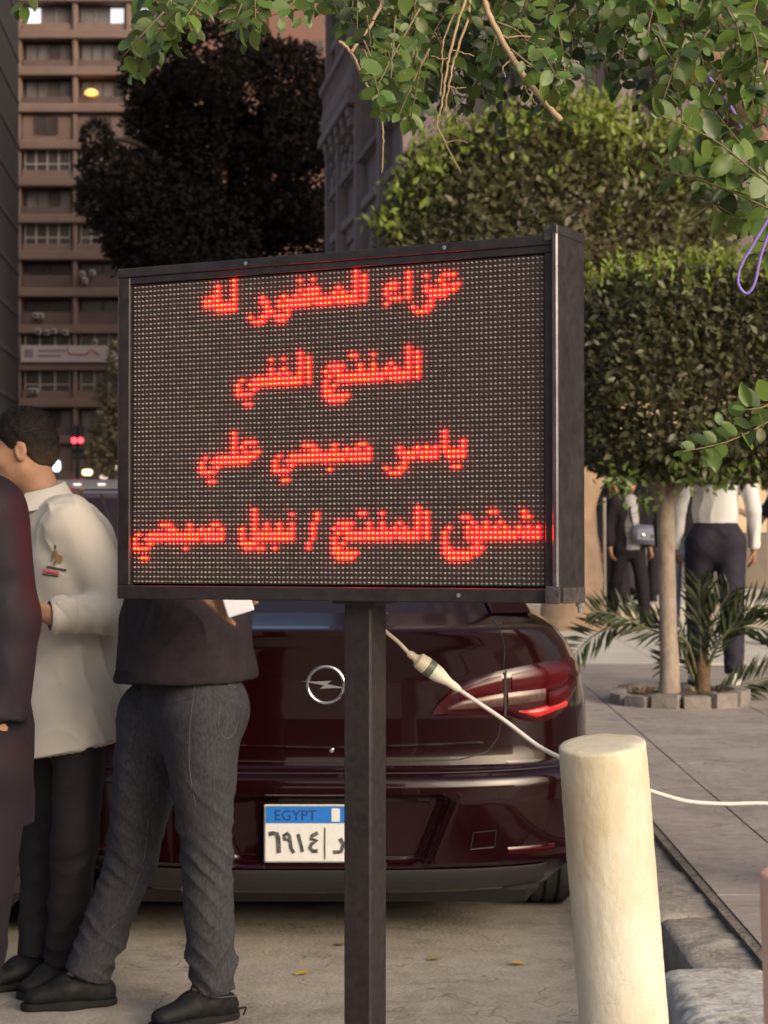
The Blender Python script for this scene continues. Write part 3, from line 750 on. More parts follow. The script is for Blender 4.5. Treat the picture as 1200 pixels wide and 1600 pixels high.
# ================================================================== extension lead
CAB = mat('white_cable', (0.62, 0.60, 0.57), 0.45, noise=(30, .3, (.5, .47, .43)))
CREAM = mat('cream_plug', (0.72, 0.64, 0.47), 0.4, noise=(40, .3, (.6, .5, .36)))
GRN = mat('green_plug_ring', (0.035, 0.07, 0.045), 0.35)
def smoothpath(pts, n=10):
    pts = [np.array(p, float) for p in pts]; out = []
    for i in range(len(pts) - 1):
        p0, p1, p2, p3 = pts[max(i - 1, 0)], pts[i], pts[i + 1], pts[min(i + 2, len(pts) - 1)]
        for k in range(n):
            t = k / n; out.append(.5 * ((2 * p1) + (-p0 + p2) * t + (2 * p0 - 5 * p1 + 4 * p2 - p3) * t * t + (-p0 + 3 * p1 - 3 * p2 + p3) * t ** 3))
    out.append(pts[-1]); return out
cb = thing('extension_lead', tuple(P(600, 985, 4.2) * np.array([1, 1, 0])), 'white mains cable with cream plug strung from the post past the bollard', 'cable')
c1 = smoothpath([P(585, 965, 4.16), P(601, 985, 4.16), P(622, 1003, 4.17), P(641, 1023, 4.17)])
obj('cord', MB().tube(c1, .0042, 8), CREAM, cb, smooth=True)
def plug(path, radii, m, nm, n=14): obj(nm, MB().tube(path, radii, n), m, cb, smooth=40)
a, b = P(638, 1020, 4.17), P(718, 1078, 4.18)
ln_ = lambda t: a + (b - a) * t
plug([ln_(0), ln_(.06), ln_(.12), ln_(.17), ln_(.20), ln_(.32), ln_(.36)], [.006, .0085, .0075, .011, .017, .019, .0185], CREAM, 'socket')
plug([ln_(.355), ln_(.36), ln_(.47), ln_(.475)], [.012, .0185, .0185, .012], GRN, 'plug_ring')
for t in (.385, .415, .445): plug([ln_(t - .004), ln_(t + .004)], [.0189, .0189], mat('plug_slot', (.35, .36, .28), .4), 'plug_rib')
plug([ln_(.475), ln_(.5), ln_(.6), ln_(.7), ln_(.8), ln_(.93), ln_(1.0)], [.0175, .018, .0165, .0125, .009, .0085, .0062], mat('cream_plug_body', (.78, .74, .60), .4), 'plug_body')
c2 = smoothpath([P(712, 1074, 4.18), P(740, 1093, 4.18), P(790, 1127, 4.17), P(840, 1165, 4.14), P(880, 1186, 4.09), P(940, 1215, 4.07), P(1000, 1230, 4.08), P(1030, 1240, 4.1), P(1075, 1252, 4.12), P(1130, 1256, 4.15), P(1240, 1259, 4.2), P(1420, 1300, 4.35), np.array([1.75, 4.75, .42]), np.array([2.25, 5.2, .225]), np.array([3.0, 5.6, .212]), np.array([4.2, 5.7, .212])])
obj('cord', MB().tube(c2, .0046, 8), CAB, cb, smooth=True)
# ================================================================== parked cars
PAINT = mat('maroon_car_paint', (0.0100, 0.0008, 0.0014), 0.2, metal=0.0, spec=0.2, coat=0.7, noise=(2.2, .35, (0.010, 0.0008, 0.0014)))
GLS = mat('car_glass', (0.018, 0.012, 0.017), 0.08, spec=0.35)
BLK = mat('black_trim', (0.012, 0.011, 0.012), 0.5)
GRYT = mat('grey_bumper_trim', (0.026, 0.023, 0.026), 0.5, noise=(25, .4, (.018, .016, .018)))
CHR = mat('chrome', (0.75, 0.75, 0.77), 0.08, metal=1.0)
REDL = mat('tail_lamp_red', (0.065, 0.002, 0.004), 0.2, spec=0.3, coat=0.2, noise=(9, .5, (0.07, 0.003, 0.006)))
REDB = mat('tail_lamp_bright_red', (0.62, 0.02, 0.015), 0.2, spec=0.6, coat=1.0)
REDD = mat('tail_lamp_dark', (0.035, 0.002, 0.004), 0.15, spec=0.4, coat=0.5)
CLRL = mat('tail_lamp_clear', (0.13, 0.075, 0.065), 0.3, metal=0.2, spec=0.5, coat=0.4, noise=(60, .8, (.07, .035, .03)))
TYRE = mat('tyre_rubber', (0.022, 0.021, 0.021), 0.8, noise=(20, .5, (.04, .037, .035)), bump=(60, .3))
RIM = mat('alloy_rim', (0.42, 0.42, 0.43), 0.3, metal=0.8)

class Car:
    def __init__(s, o, length, zs, rs, ws, L=0.55, n=3.3, recess=True):
        s.o = np.array(o, float); s.len = length; s.z = zs; s.r = rs; s.w = ws; s.L = L; s.n = n; s.recess = recess
    def rw(s, z): return np.interp(z, s.z, s.r), np.interp(z, s.z, s.w)
    def S(s, x, z):
        r, w = s.rw(z); q = np.clip(np.abs(x) / w, 0, 1)
        y = r + s.L * (1 - np.maximum(1 - q ** s.n, 0) ** (1 / s.n)) + 0.03 * q ** 2
        if s.recess:
            hw = 0.36 + 0.08 * np.clip((z - 0.30) / 0.2, 0, 1)
            sm = lambda t: np.clip(t, 0, 1) ** 2 * (3 - 2 * np.clip(t, 0, 1))
            y = y + 0.05 * sm((hw - np.abs(x)) / 0.085) * sm((z - 0.285) / 0.03) * sm((0.525 - z) / 0.012)
        return y
    def pt(s, x, z, off=0.0):
        y = float(s.S(x, z)); e = 1e-3
        nx = (float(s.S(x + e, z)) - float(s.S(x - e, z))) / (2 * e); nz = (float(s.S(x, z + e)) - float(s.S(x, z - e))) / (2 * e)
        n = np.array([nx, -1.0, nz]); n /= np.linalg.norm(n)
        return s.o + np.array([x, y, z]) + n * off
    def ring(s, z):
        r, w = s.rw(z); t = np.linspace(0, 1, 100); q = 1 - (1 - t) ** 1.9
        xs = np.concatenate([-q[::-1], q[1:]]) * w
        rear = [(x, float(s.S(x, z))) for x in xs]
        y0 = rear[-1][1]
        fl = [(w * (1 - .04 * ((y - y0) / (s.len - y0)) ** 3), y) for y in np.linspace(y0, s.len - .6, 46)[1:]]
        fr = []
        for k in range(1, 18):
            a = math.pi * k / 18; c, sn = math.cos(a), math.sin(a)
            fr.append((fl[-1][0] * np.sign(c) * abs(c) ** (2 / 3), s.len - .6 + .6 * sn ** (2 / 3) * (1 - .25 * max(0, z - .7))))
        left = [(-x, y) for x, y in fl[::-1]]
        out = []
        for (x, y) in rear + fl + fr + left:
            zz = z
            if y > 2.9 and z > .6: u = min((y - 2.9) / (s.len - 2.9), 1); zz = z - (z - .6) * .42 * u * u
            out.append((x, y, zz))
        return out, len(rear)

def build_car(name, o, label, paint, length, zs, rs, ws, zrows, green, wheels, detail=True, group=None):
    c = Car(o, length, zs, rs, ws, recess=detail)
    root = thing(name, tuple(o), label, 'car', group)
    rows = []; nr = 0
    for z in zrows:
        r, nr = c.ring(z); rows.append(r)
    V = np.array(rows); nrow, ncol = V.shape[:2]
    parts = {'body': MB(), 'bumper': MB(), 'trunk_lid': MB()}
    wy = [w[1] for w in wheels]
    def which(ctr):
        x, y, z = ctr
        for w_ in wy:
            if abs(x) > .6 and math.hypot(y - w_, z - .33) < .375: return None
        if detail and y < 0.78 and z < 0.592: return 'bumper'
        if detail and z > 0.615 and abs(x) < 0.60 + 0.06 * (z > .8) and y < 0.9: return 'trunk_lid'
        return 'body'
    sel = {k: [] for k in parts}
    for i in range(nrow - 1):
        for j in range(ncol):
            j2 = (j + 1) % ncol
            k = which((V[i, j] + V[i, j2] + V[i + 1, j] + V[i + 1, j2]) / 4)
            if k: sel[k].append((i * ncol + j, i * ncol + j2, (i + 1) * ncol + j2, (i + 1) * ncol + j))
    allv = V.reshape(-1, 3) + c.o
    for k in parts:
        if sel[k]:
            f = np.array(sel[k]); u, inv = np.unique(f, return_inverse=True); f = inv.reshape(f.shape)
            ff = [tuple(int(q) for q in r) for r in f]
            if k == 'body': 
                vv = allv[u]; pos = {int(a): b for b, a in enumerate(u)}
                capi = [pos[(nrow - 1) * ncol + j] for j in range(ncol) if (nrow - 1) * ncol + j in pos]
                obj(k, (vv, ff), paint, root, smooth=38)
            else: obj(k, (allv[u], ff), paint, root, smooth=38)
    # closing deck over the belt line
    top = V[-1] + c.o; cen = top.mean(0); 
    obj('deck', (np.concatenate([top, top * [1, 1, 1] - [0, 0, .02]]), [tuple(range(ncol))]), paint, root, smooth=38)
    # inner dark lining so the wheel arches do not look through
    obj('underbody', MB().box(c.o + [-.72, .25, .125], c.o + [.72, length - .3, .9], ch=.05), BLK, root)
    # greenhouse
    g = green; nseg = 5; rws = []
    for k in range(nseg + 1):
        t = k / nseg; e = t
        w = g['w0'] + (g['w1'] - g['w0']) * (1 - (1 - e) ** 1.3); z = g['z0'] + (g['z1'] - g['z0']) * (1 - (1 - t) ** 1.25)
        yr = g['yr0'] + (g['yr1'] - g['yr0']) * t ** .92; yf = g['yf0'] + (g['yf1'] - g['yf0']) * t
        ring = []
        for a in np.linspace(-1, 1, 15): ring.append((a * w, yr + .10 * abs(a) ** 3.0, z))
        for y in np.linspace(yr + .1, yf, 12)[1:]: ring.append((w, y, z))
        for a in np.linspace(1, -1, 9)[1:-1]: ring.append((a * w, yf + .15 * (1 - a * a), z))
        for y in np.linspace(yf, yr + .1, 12)[:-1]: ring.append((-w, y, z))
        rws.append(ring)
    GV = np.array(rws) + c.o
    m = MB(); m.grid([list(r) for r in GV], closed=True); obj('window_glass', m, GLS, root, smooth=30)
    # roof
    rt = GV[-1]; cen = rt.mean(0) + [0, 0, .05]
    m = MB(); ring2 = cen + (rt - rt.mean(0)) * [.80, .86, 0] - [0, 0, .012]; ring1 = rt + (rt - rt.mean(0)) * .012 + [0, 0, -.01]
    m.grid([list(ring1), list(rt + [0, 0, .018]), list(ring2), list(cen + (rt - rt.mean(0)) * [.4, .4, 0])], closed=True); n0 = len(m.v); nn = len(rt)
    m.f.append(tuple(range(n0 - nn, n0))); obj('roof', m, paint, root, smooth=40)
    # rear pillars in body colour, from deck to roof
    for sg in (-1, 1):
        m = MB(); pts = []
        for k in range(nseg + 1):
            w = GV[k][14][0] - c.o[0]; y = GV[k][14][1] - c.o[1]; z = GV[k][14][2] - c.o[2]
            pts.append([c.o + [sg * (w - .085 - .05 * (1 - k / nseg)), y - .07, z + .004], c.o + [sg * (w + .004), y - .012, z + .004], c.o + [sg * (w + .014), y + .10, z + .004], c.o + [sg * (w + .012), y + .38 + .2 * (1 - k / nseg), z + .004]])
        m.grid(pts); obj('pillar', m, paint, root, smooth=40)
        for yq in (1.75, 2.75):
            k0 = GV[0]; m = MB(); pts = []
            for k in range(nseg + 1):
                w = GV[k][14][0] - c.o[0]; z = GV[k][14][2] - c.o[2]; pts.append([c.o + [sg * (w + .006), yq - .05, z], c.o + [sg * (w + .006), yq + .05, z]])
            m.grid(pts); obj('pillar', m, BLK, root)
    # wheels
    for (x, y, r, tw_) in wheels:
        for sg in (-1, 1):
            T = Matrix.Translation(Vector(c.o + [sg * x, y, r])) @ Matrix.Rotation(math.radians(90) * sg, 4, 'Y')
            hw = tw_ / 2
            m = MB().lathe([(r * .66, -hw * .9), (r * .80, -hw), (r * .93, -hw * .98), (r * .985, -hw * .82), (r, -hw * .55), (r, -hw * .50), (r * .972, -hw * .48), (r * .972, -hw * .40), (r, -hw * .38), (r, -hw * .06), (r * .972, -hw * .04), (r * .972, hw * .04), (r, hw * .06), (r, hw * .38), (r * .972, hw * .40), (r * .972, hw * .48), (r, hw * .5), (r, hw * .55), (r * .985, hw * .82), (r * .93, hw * .98), (r * .80, hw), (r * .66, hw * .9)], 40, T, caps=False)
            ty = obj('wheel', m, TYRE, root, smooth=40)
            m = MB().lathe([(.02, hw * .55), (r * .2, hw * .62), (r * .25, hw * .5), (r * .60, hw * .62), (r * .67, hw * .88), (r * .68, hw * .8), (r * .66, -hw * .9), (r * .02, -hw * .7)], 30, T)
            obj('rim', m, RIM, ty, smooth=40)
            m = MB()
            for k in range(5):
                R = T @ Matrix.Rotation(2 * math.pi * k / 5, 4, 'Z'); m.box((r * .2, -.025, hw * .6), (r * .62, .025, hw * .78), R, ch=.006)
            obj('spoke', m, RIM, ty)
            # arch lip
            p = []
            for k in range(25):
                a = math.pi * (k / 24) * 1.16 - .08 * math.pi
                z = .33 + .375 * math.sin(a); yy = y + .375 * math.cos(a); rr, ww = c.rw(max(z, .2)); p.append(c.o + [sg * (ww + .002), yy, z])
            obj('arch_lip', MB().tube(p, .014, 6), paint, root, smooth=True)
    return root, c

CO = np.array([(508 - 600) * 6.6 / F, 6.58, 0.0])
zs = [.18, .24, .28, .30, .50, .555, .578, .590, .602, .615, .66, .78, .90, 1.00, 1.045, 1.058, 1.064, 1.070, 1.085, 1.102]
rs = [.16, .075, .030, .012, .0, .004, .012, .030, .062, .075, .082, .088, .082, .060, .036, .032, .040, .065, .20, .43]
ws = [.80, .845, .865, .872, .897, .903, .905, .905, .905, .905, .905, .903, .885, .835, .795, .782, .776, .768, .745, .715]
zr = np.unique(np.concatenate([np.linspace(.18, .30, 9), np.linspace(.30, .53, 26), [.535, .545, .555, .566, .578, .584, .590, .596, .602, .608, .615, .625, .64], np.linspace(.66, 1.0, 24), [1.012, 1.024, 1.036, 1.045, 1.052, 1.058, 1.061, 1.064, 1.067, 1.070, 1.075, 1.085, 1.094, 1.102]]))
GREEN = dict(w0=.70, w1=.545, z0=1.095, z1=1.44, yr0=.40, yr1=1.22, yf0=3.25, yf1=2.35)
car, C = build_car('parked_car', CO, 'dark maroon saloon parked by the kerb, seen from behind', PAINT, 4.62, zs, rs, ws, zr, GREEN, [(.775, .98, .318, .215), (.775, 3.66, .318, .215)])
cx = lambda px: (px - 508) / 479.0
cz = lambda py: EYE - (py - 800) / 479.0
# rear lamps: lens in several pieces, laid on the curved corner
def strip(name, xs, zlo, zhi, off, m, par, nrow=7, sgn=1, edge=0.006):
    g = []
    for i in range(nrow):
        t = i / (nrow - 1); row = []
        for x, a, b in zip(xs, zlo, zhi):
            e = off - (edge if i in (0, nrow - 1) else 0)
            row.append(C.pt(sgn * x, a + (b - a) * t, e))
        g.append(row)
    mb = MB(); mb.grid(g if sgn > 0 else [r[::-1] for r in g]); return obj(name, mb, m, par, smooth=50)
xq = np.linspace(.352, .838, 44)
top_c = np.interp(xq, [.352, .37, .41, .48, .56, .65, .74, .80, .838], [.790, .822, .862, .897, .920, .935, .948, .953, .950])
bot_c = np.interp(xq, [.352, .37, .48, .58, .60, .66, .72, .77, .81, .838], [.782, .777, .775, .775, .774, .752, .745, .758, .790, .835])
for sg in (1, -1):
    lamp = strip('tail_lamp', xq, bot_c, top_c, .012, REDD, car, 9, sg, .012)
    k = xq < .588
    strip('red_lens', xq[(xq > .44) & k], (bot_c + (top_c - bot_c) * .46)[(xq > .44) & k], (top_c - .014)[(xq > .44) & k], .0165, REDL, lamp, 6, sg)
    k2 = (xq > .605) & (xq < .81)
    strip('red_lens', xq[k2], (bot_c + (top_c - bot_c) * .52)[k2], (top_c - .016)[k2], .0165, REDL, lamp, 6, sg)
    k4 = (xq > .735) & (xq < .815)
    strip('red_lens', xq[k4], (bot_c + .03)[k4], (bot_c + (top_c - bot_c) * .49)[k4], .0165, REDL, lamp, 6, sg)
    xc = np.linspace(.40, .583, 16); zt = np.interp(xc, [.40, .45, .583], [.806, .829, .852]); zb = np.interp(xc, [.40, .583], [.796, .803])
    strip('clear_lens', xc, zb, zt, .0165, CLRL, lamp, 5, sg)
    xc = np.linspace(.60, .725, 10); strip('clear_lens', xc, np.interp(xc, [.6, .725], [.806, .816]), np.interp(xc, [.6, .725], [.852, .866]), .0165, CLRL, lamp, 5, sg)
    xc = np.linspace(.635, .80, 12); zt = np.interp(xc, [.635, .68, .80], [.788, .792, .812]); zb = np.interp(xc, [.635, .70, .80], [.784, .762, .792])
    strip('reflector', xc, zb, zt, .0175, REDB, lamp, 5, sg)
    strip('lamp_joint', [.5875, .594], [.773, .773], [.926, .926], .0145, BLK, lamp, 5, sg, 0)
# shut lines
def line(pts, r=.0022, m=BLK, nm='shut_line', off=.0005):
    out = []
    for i in range(len(pts) - 1):
        for t in np.linspace(0, 1, 12, endpoint=False): out.append(C.pt(*(np.array(pts[i]) * (1 - t) + np.array(pts[i + 1]) * t), off))
    out.append(C.pt(*pts[-1], off)); obj(nm, MB().tube(out, r, 6), m, car)
for sg in (1, -1):
    line([(sg * .590, .928), (sg * .592, 1.0), (sg * .578, 1.055), (sg * .56, 1.085)])
    line([(sg * .588, .775), (sg * .570, .70), (sg * .535, .655), (sg * .44, .632), (0, .626)])
    line([(sg * .842, .85), (sg * .852, .70), (sg * .858, .60)])
    line([(sg * .20, .3), (sg * .2, .286)])
line([(-.80, .598), (-.4, .5935), (.4, .5935), (.80, .598)], .003)
# towing-eye cover
line([(.475, .345), (.485, .40), (.56, .405), (.555, .35), (.475, .345)], .0016)
# pressed crease on the boot lid
line([(-.52, .685), (0, .672), (.52, .685)], .006, PAINT, 'crease', -.001)
# lower grey strip and diffuser
g = []
xs_ = np.linspace(-.735, .735, 60)
for z, o in ((.282, .004), (.276, .014), (.235, .016), (.205, .012), (.198, .0)):
    g.append([C.pt(x, z, o * (1 if abs(x) < .72 else .2)) for x in xs_])
mb = MB(); mb.grid(g); obj('lower_trim', mb, GRYT, car, smooth=50)
obj('diffuser', MB().box(C.o + [-.60, .30, .14], C.o + [.60, .6, .20], ch=.02), BLK, car)
for sg in (1, -1): obj('mud_flap', MB().box(C.o + [sg * .76 - .09, 1.28, .12], C.o + [sg * .76 + .09, 1.30, .4]), BLK, car)
obj('exhaust', MB().tube([C.o + [-.45, .12, .20], C.o + [-.45, .5, .21]], .03, 14), mat('exhaust_steel', (.25, .24, .23), .4, metal=.8), car)
# bumper corner reflector strips
for sg in (1, -1):
    strip('bumper_reflector', np.linspace(.60, .76, 10), [.318] * 10, [.352] * 10, .003, REDD, car, 4, sg)
# round badge: ring with a horizontal bolt
bc = C.pt(0.0, .882, .006); R_ = .060
ring = [bc + [R_ * math.sin(a), 0, R_ * math.cos(a)] for a in np.linspace(0, 2 * math.pi, 41)]
bd = obj('badge', MB().tube(ring, .0062, 10, caps=False), CHR, car, smooth=True)
bolt = [(-.078, .012), (-.03, .0105), (.020, .013), (.004, .002), (.078, -.012), (.03, -.0105), (-.020, -.013), (-.004, -.002)]
obj('badge_bolt', MB().poly([bc + [x, -.004, z] for x, z in bolt], (0, .006, 0)), CHR, bd)
obj('lock_button', MB().lathe([(.008, 0), (.008, .004), (.004, .005)], 12, TR(C.pt(.02, .665, .001), 0, math.radians(90))), CHR, car)
# number plate
PLW = mat('plate_white', (.70, .71, .71), .35, noise=(60, .25, (.55, .55, .55)))
PLB = mat('plate_blue', (.015, .16, .60), .35, noise=(50, .3, (.02, .22, .68)))
PLK = mat('plate_black', (.03, .03, .035), .5, noise=(90, .5, (.2, .2, .2)))
PLD = mat('plate_dark_blue', (.006, .035, .16), .5)
pl_y = float(C.o[1] + C.S(0, .40)) - .028
px0, px1, pz0, pz1 = cx(412), cx(412) + .368, cz(1349), cz(1258)
def Lp(x, z, off=0.0): return np.array([C.o[0] + x, pl_y - off, z])
plate = obj('number_plate', MB().box(Lp(px0, pz0), Lp(px1, pz1) + [0, .012, 0], ch=.003), PLW, car)
obj('blue_band', MB().box(Lp(px0 + .007, pz1 - .060, .0022), Lp(px1 - .007, pz1 - .006, .0006)), PLB, plate)
mb = MB()
for a, b in (((px0 + .003, pz0 + .003), (px1 - .003, pz0 + .006)), ((px0 + .003, pz1 - .006), (px1 - .003, pz1 - .003)), ((px0 + .003, pz0 + .006), (px0 + .006, pz1 - .006)), ((px1 - .006, pz0 + .006), (px1 - .003, pz1 - .006))):
    mb.box(Lp(*a, .003), Lp(*b, .0003))
obj('plate_rim', mb, mat('plate_rim_metal', (.5, .5, .5), .3, metal=.6), plate)
def stroke(pts, w, m, nm='plate_character'):
    mb = MB(); pts = [np.array(p, float) for p in pts]; l, r = [], []
    for i in range(len(pts)):
        t = pts[min(i + 1, len(pts) - 1)] - pts[max(i - 1, 0)]; t /= np.linalg.norm(t) + 1e-9; n = np.array([-t[1], t[0]]) * w / 2
        l.append(Lp(*(pts[i] + n), .0028)); r.append(Lp(*(pts[i] - n), .0028))
    mb.grid([l, r]); mb.grid([[p + [0, .002, 0] for p in l], [p + [0, .002, 0] for p in r]]); obj(nm, mb, m, plate)
def gl(cx_, cz_, h, pts): return [(cx_ + a * h, cz_ + b * h) for a, b in pts]
H = .072; zc = pz0 + .068
X = lambda px: cx(px)
stroke(gl(X(430), zc, H, [(-.30, .36), (-.10, .40), (.08, .36), (.13, .20), (.15, -.1), (.17, -.5)]), .014, PLK)
stroke(gl(X(448), zc, H, [(.14, .25), (.02, .40), (-.12, .30), (-.10, .12), (.06, .10), (.14, .25), (.16, .0), (.20, -.28), (.32, -.5)]), .011, PLK)
stroke(gl(X(469), zc, H, [(-.10, .36), (-.02, .1), (.06, -.2), (.10, -.45)]), .010, PLK)
stroke(gl(X(491), zc, H, [(.16, .42), (-.10, .28), (-.16, .14), (.12, .06), (-.12, -.08), (-.20, -.26), (-.05, -.42), (.16, -.40)]), .012, PLK)
stroke([(X(507.5), pz0 + .012), (X(507.5), pz0 + .115)], .004, PLK)
stroke(gl(X(540), zc - .01, H, [(-.25, .3), (-.1, .05), (-.2, -.3), (-.55, -.32)]), .012, PLK)
stroke(gl(X(575), zc - .01, H, [(.25, .35), (.2, .0), (-.1, -.25), (-.4, -.1)]), .012, PLK)
# word on the blue band
cu = bpy.data.curves.new('word', 'FONT'); cu.body = 'EGYPT'; cu.size = .047; cu.extrude = .0004
to = bpy.data.objects.new('word', cu); COL.objects.link(to); bpy.context.view_layer.update()
me = bpy.data.meshes.new_from_object(to.evaluated_get(bpy.context.evaluated_depsgraph_get())); bpy.data.objects.remove(to)
wv = np.array([v.co[:] for v in me.vertices]); wf = [tuple(p.vertices) for p in me.polygons]; bpy.data.meshes.remove(me)
wv = np.stack([wv[:, 0] + cx(428), -wv[:, 2], wv[:, 1] + pz1 - .050], 1)
obj('plate_lettering', (wv + [C.o[0], pl_y - .0030, 0], wf), PLD, plate)
obj('plate_sticker', MB().box(Lp(cx(518), pz1 - .055, .0036), Lp(cx(531), pz1 - .012, .0022)), PLW, plate)

# second car, mostly hidden behind the standing men on the left
P2 = mat('dark_red_paint_faded', (0.045, 0.010, 0.012), 0.3, coat=.8, spec=.5)
zs2 = [.2, .3, .5, .62, .8, .95, 1.05, 1.10]; rs2 = [.15, .03, 0, .03, .06, .08, .10, .14]; ws2 = [.80, .86, .88, .89, .885, .86, .82, .80]
build_car('parked_car', np.array([-1.92, 6.50, 0]), 'dark red car at far left, only a tyre showing between the legs', P2, 4.3, zs2, rs2, ws2,
          np.linspace(.2, 1.10, 26), dict(w0=.78, w1=.62, z0=1.09, z1=1.53, yr0=.18, yr1=.55, yf0=3.1, yf1=2.2), [(.80, .62, .32, .20), (.80, 3.3, .32, .20)], detail=False)

P3 = mat('deep_maroon_paint', (0.022, 0.004, 0.006), 0.3, coat=.8, spec=.5)
build_car('parked_car', np.array([-1.62, 11.6, 0]), 'maroon hatchback roof just above the cream-shirt shoulder, beside the board', P3, 4.1, zs2, rs2, ws2,
          np.linspace(.2, 1.10, 18), dict(w0=.80, w1=.66, z0=1.09, z1=1.545, yr0=.16, yr1=.45, yf0=3.0, yf1=2.1), [(.80, .62, .32, .20), (.80, 3.2, .32, .20)], detail=False)
# ================================================================== trees and plants
def unit(a): return a / (np.linalg.norm(a, axis=-1, keepdims=True) + 1e-12)
_u = [.10, .28, .50, .72, .90]; _h = [.17, .30, .335, .27, .13]; _z = [.0, -.015, -.03, -.05, -.10]
LEAF8 = np.array([[0, 0, 0]] + [[u, h, z + .05] for u, h, z in zip(_u, _h, _z)] + [[1, 0, -.15]] + [[u, -h, z + .05] for u, h, z in zip(_u[::-1], _h[::-1], _z[::-1])] + [[u, 0, z] for u, z in zip(_u, _z)])
LEAF8F = [(0, 12, 1), (0, 11, 12), (6, 5, 16), (6, 16, 7)] + [(1 + i, 12 + i, 13 + i, 2 + i) for i in range(4)] + [(12 + i, 11 - i, 10 - i, 13 + i) for i in range(4)]
LN = len(LEAF8)
def leaf_frames(dirs, nrm):
    d = unit(dirs); n = unit(nrm - (nrm * d).sum(-1, keepdims=True) * d); return d, np.cross(n, d), n
def far_leaves(c, dirs, nrm, size, wr=.5):
    """many folded four-cornered leaves as one mesh"""
    d, b, n = leaf_frames(dirs, nrm); L = np.asarray(size)[:, None]
    mid = c + d * L * .45
    v = np.stack([c, mid + b * L * wr * .5 + n * L * .08, c + d * L, mid - b * L * wr * .5 + n * L * .08], 1).reshape(-1, 3)
    k = np.arange(len(c))[:, None] * 4
    f = np.concatenate([k + [0, 3, 2], k + [0, 2, 1]])
    return v, f
def near_leaves(c, dirs, nrm, size):
    d, b, n = leaf_frames(dirs, nrm); L = np.asarray(size)[:, None, None]
    v = (c[:, None] + L * (LEAF8[None, :, :1] * d[:, None] + LEAF8[None, :, 1:2] * b[:, None] + LEAF8[None, :, 2:] * n[:, None])).reshape(-1, 3)
    f = [tuple(int(q) + LN * i for q in r) for i in range(len(c)) for r in LEAF8F]
    return v, f
def crown_points(n, test_radius_fn, centre, half, power, shell, seed):
    """random points in the outer shell of a superquadric, with lumpy outline"""
    r = np.random.default_rng(seed); out = np.zeros((0, 3)); nr = np.zeros((0, 3))
    while len(out) < n:
        q = r.uniform(-1.12, 1.12, (n, 3)); rho = (np.abs(q) ** power).sum(1) ** (1 / power)
        dirs = unit(q * np.abs(q) ** (power - 2)); lump = 1 + .07 * wob(q, seed, 5.5) + .045 * wob(q, seed + 1, 13)
        t = rho / lump
        keep = (t < 1.0) & (r.random(n) < np.clip((t - (1 - shell)) / shell, 0.05, 1) ** 1.2)
        out = np.concatenate([out, centre + q[keep] * half]); nr = np.concatenate([nr, unit(dirs[keep] / half)])
    return out[:n], nr[:n]
BARK_P = mat('pale_bark', (0.34, 0.275, 0.22), 0.85, stretch=(1, 1, .45), noise=(14, .8, (.17, .125, .095)), noise2=(60, .3, (.44, .38, .32)), bump=(40, .5, .01))
BARK = mat('brown_bark', (0.22, 0.145, 0.095), 0.9, stretch=(1, 1, .4), noise=(14, .7, (.11, .07, .045)), bump=(30, .8, .015))
BARK_D = mat('dark_bark', (0.09, 0.065, 0.05), 0.9, noise=(3, .6, (.05, .035, .03)), bump=(10, .6))
LF_DK = mat('clipped_leaf', (0.085, 0.086, 0.036), 0.4, spec=.5, trans=.28, rand=.42)
LF_OL = mat('clipped_leaf_olive', (0.10, 0.10, 0.040), 0.42, spec=.45, trans=.28, rand=.42)
LF_NEW = mat('new_growth_leaf', (0.19, 0.24, 0.034), 0.45, trans=.35, rand=.3)
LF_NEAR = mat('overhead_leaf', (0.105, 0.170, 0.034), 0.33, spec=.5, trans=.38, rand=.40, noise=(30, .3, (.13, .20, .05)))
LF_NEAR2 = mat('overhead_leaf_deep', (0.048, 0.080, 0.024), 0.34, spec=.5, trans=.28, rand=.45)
LF_FAR = mat('dark_tree_leaf', (0.034, 0.027, 0.021), 0.8, spec=.05, trans=.12, rand=.16)
LF_BR = mat('street_shrub_leaf', (0.075, 0.060, 0.028), 0.6, trans=.15, rand=.5)

def trunk_mesh(path, radii, n=14, seed=0, amp=.08):
    m = MB(); pts = smoothpath(path, 8); rr = np.interp(np.linspace(0, 1, len(pts)), np.linspace(0, 1, len(radii)), radii)
    m.tube(pts, list(rr), n); v = np.array(m.v)
    cidx = np.repeat(np.arange(len(pts)), n); cen = np.array(pts)[cidx]; v = v + (v - cen) * (amp * wob(v, seed, 14))[:, None]
    m.v = [tuple(p) for p in v]; return m

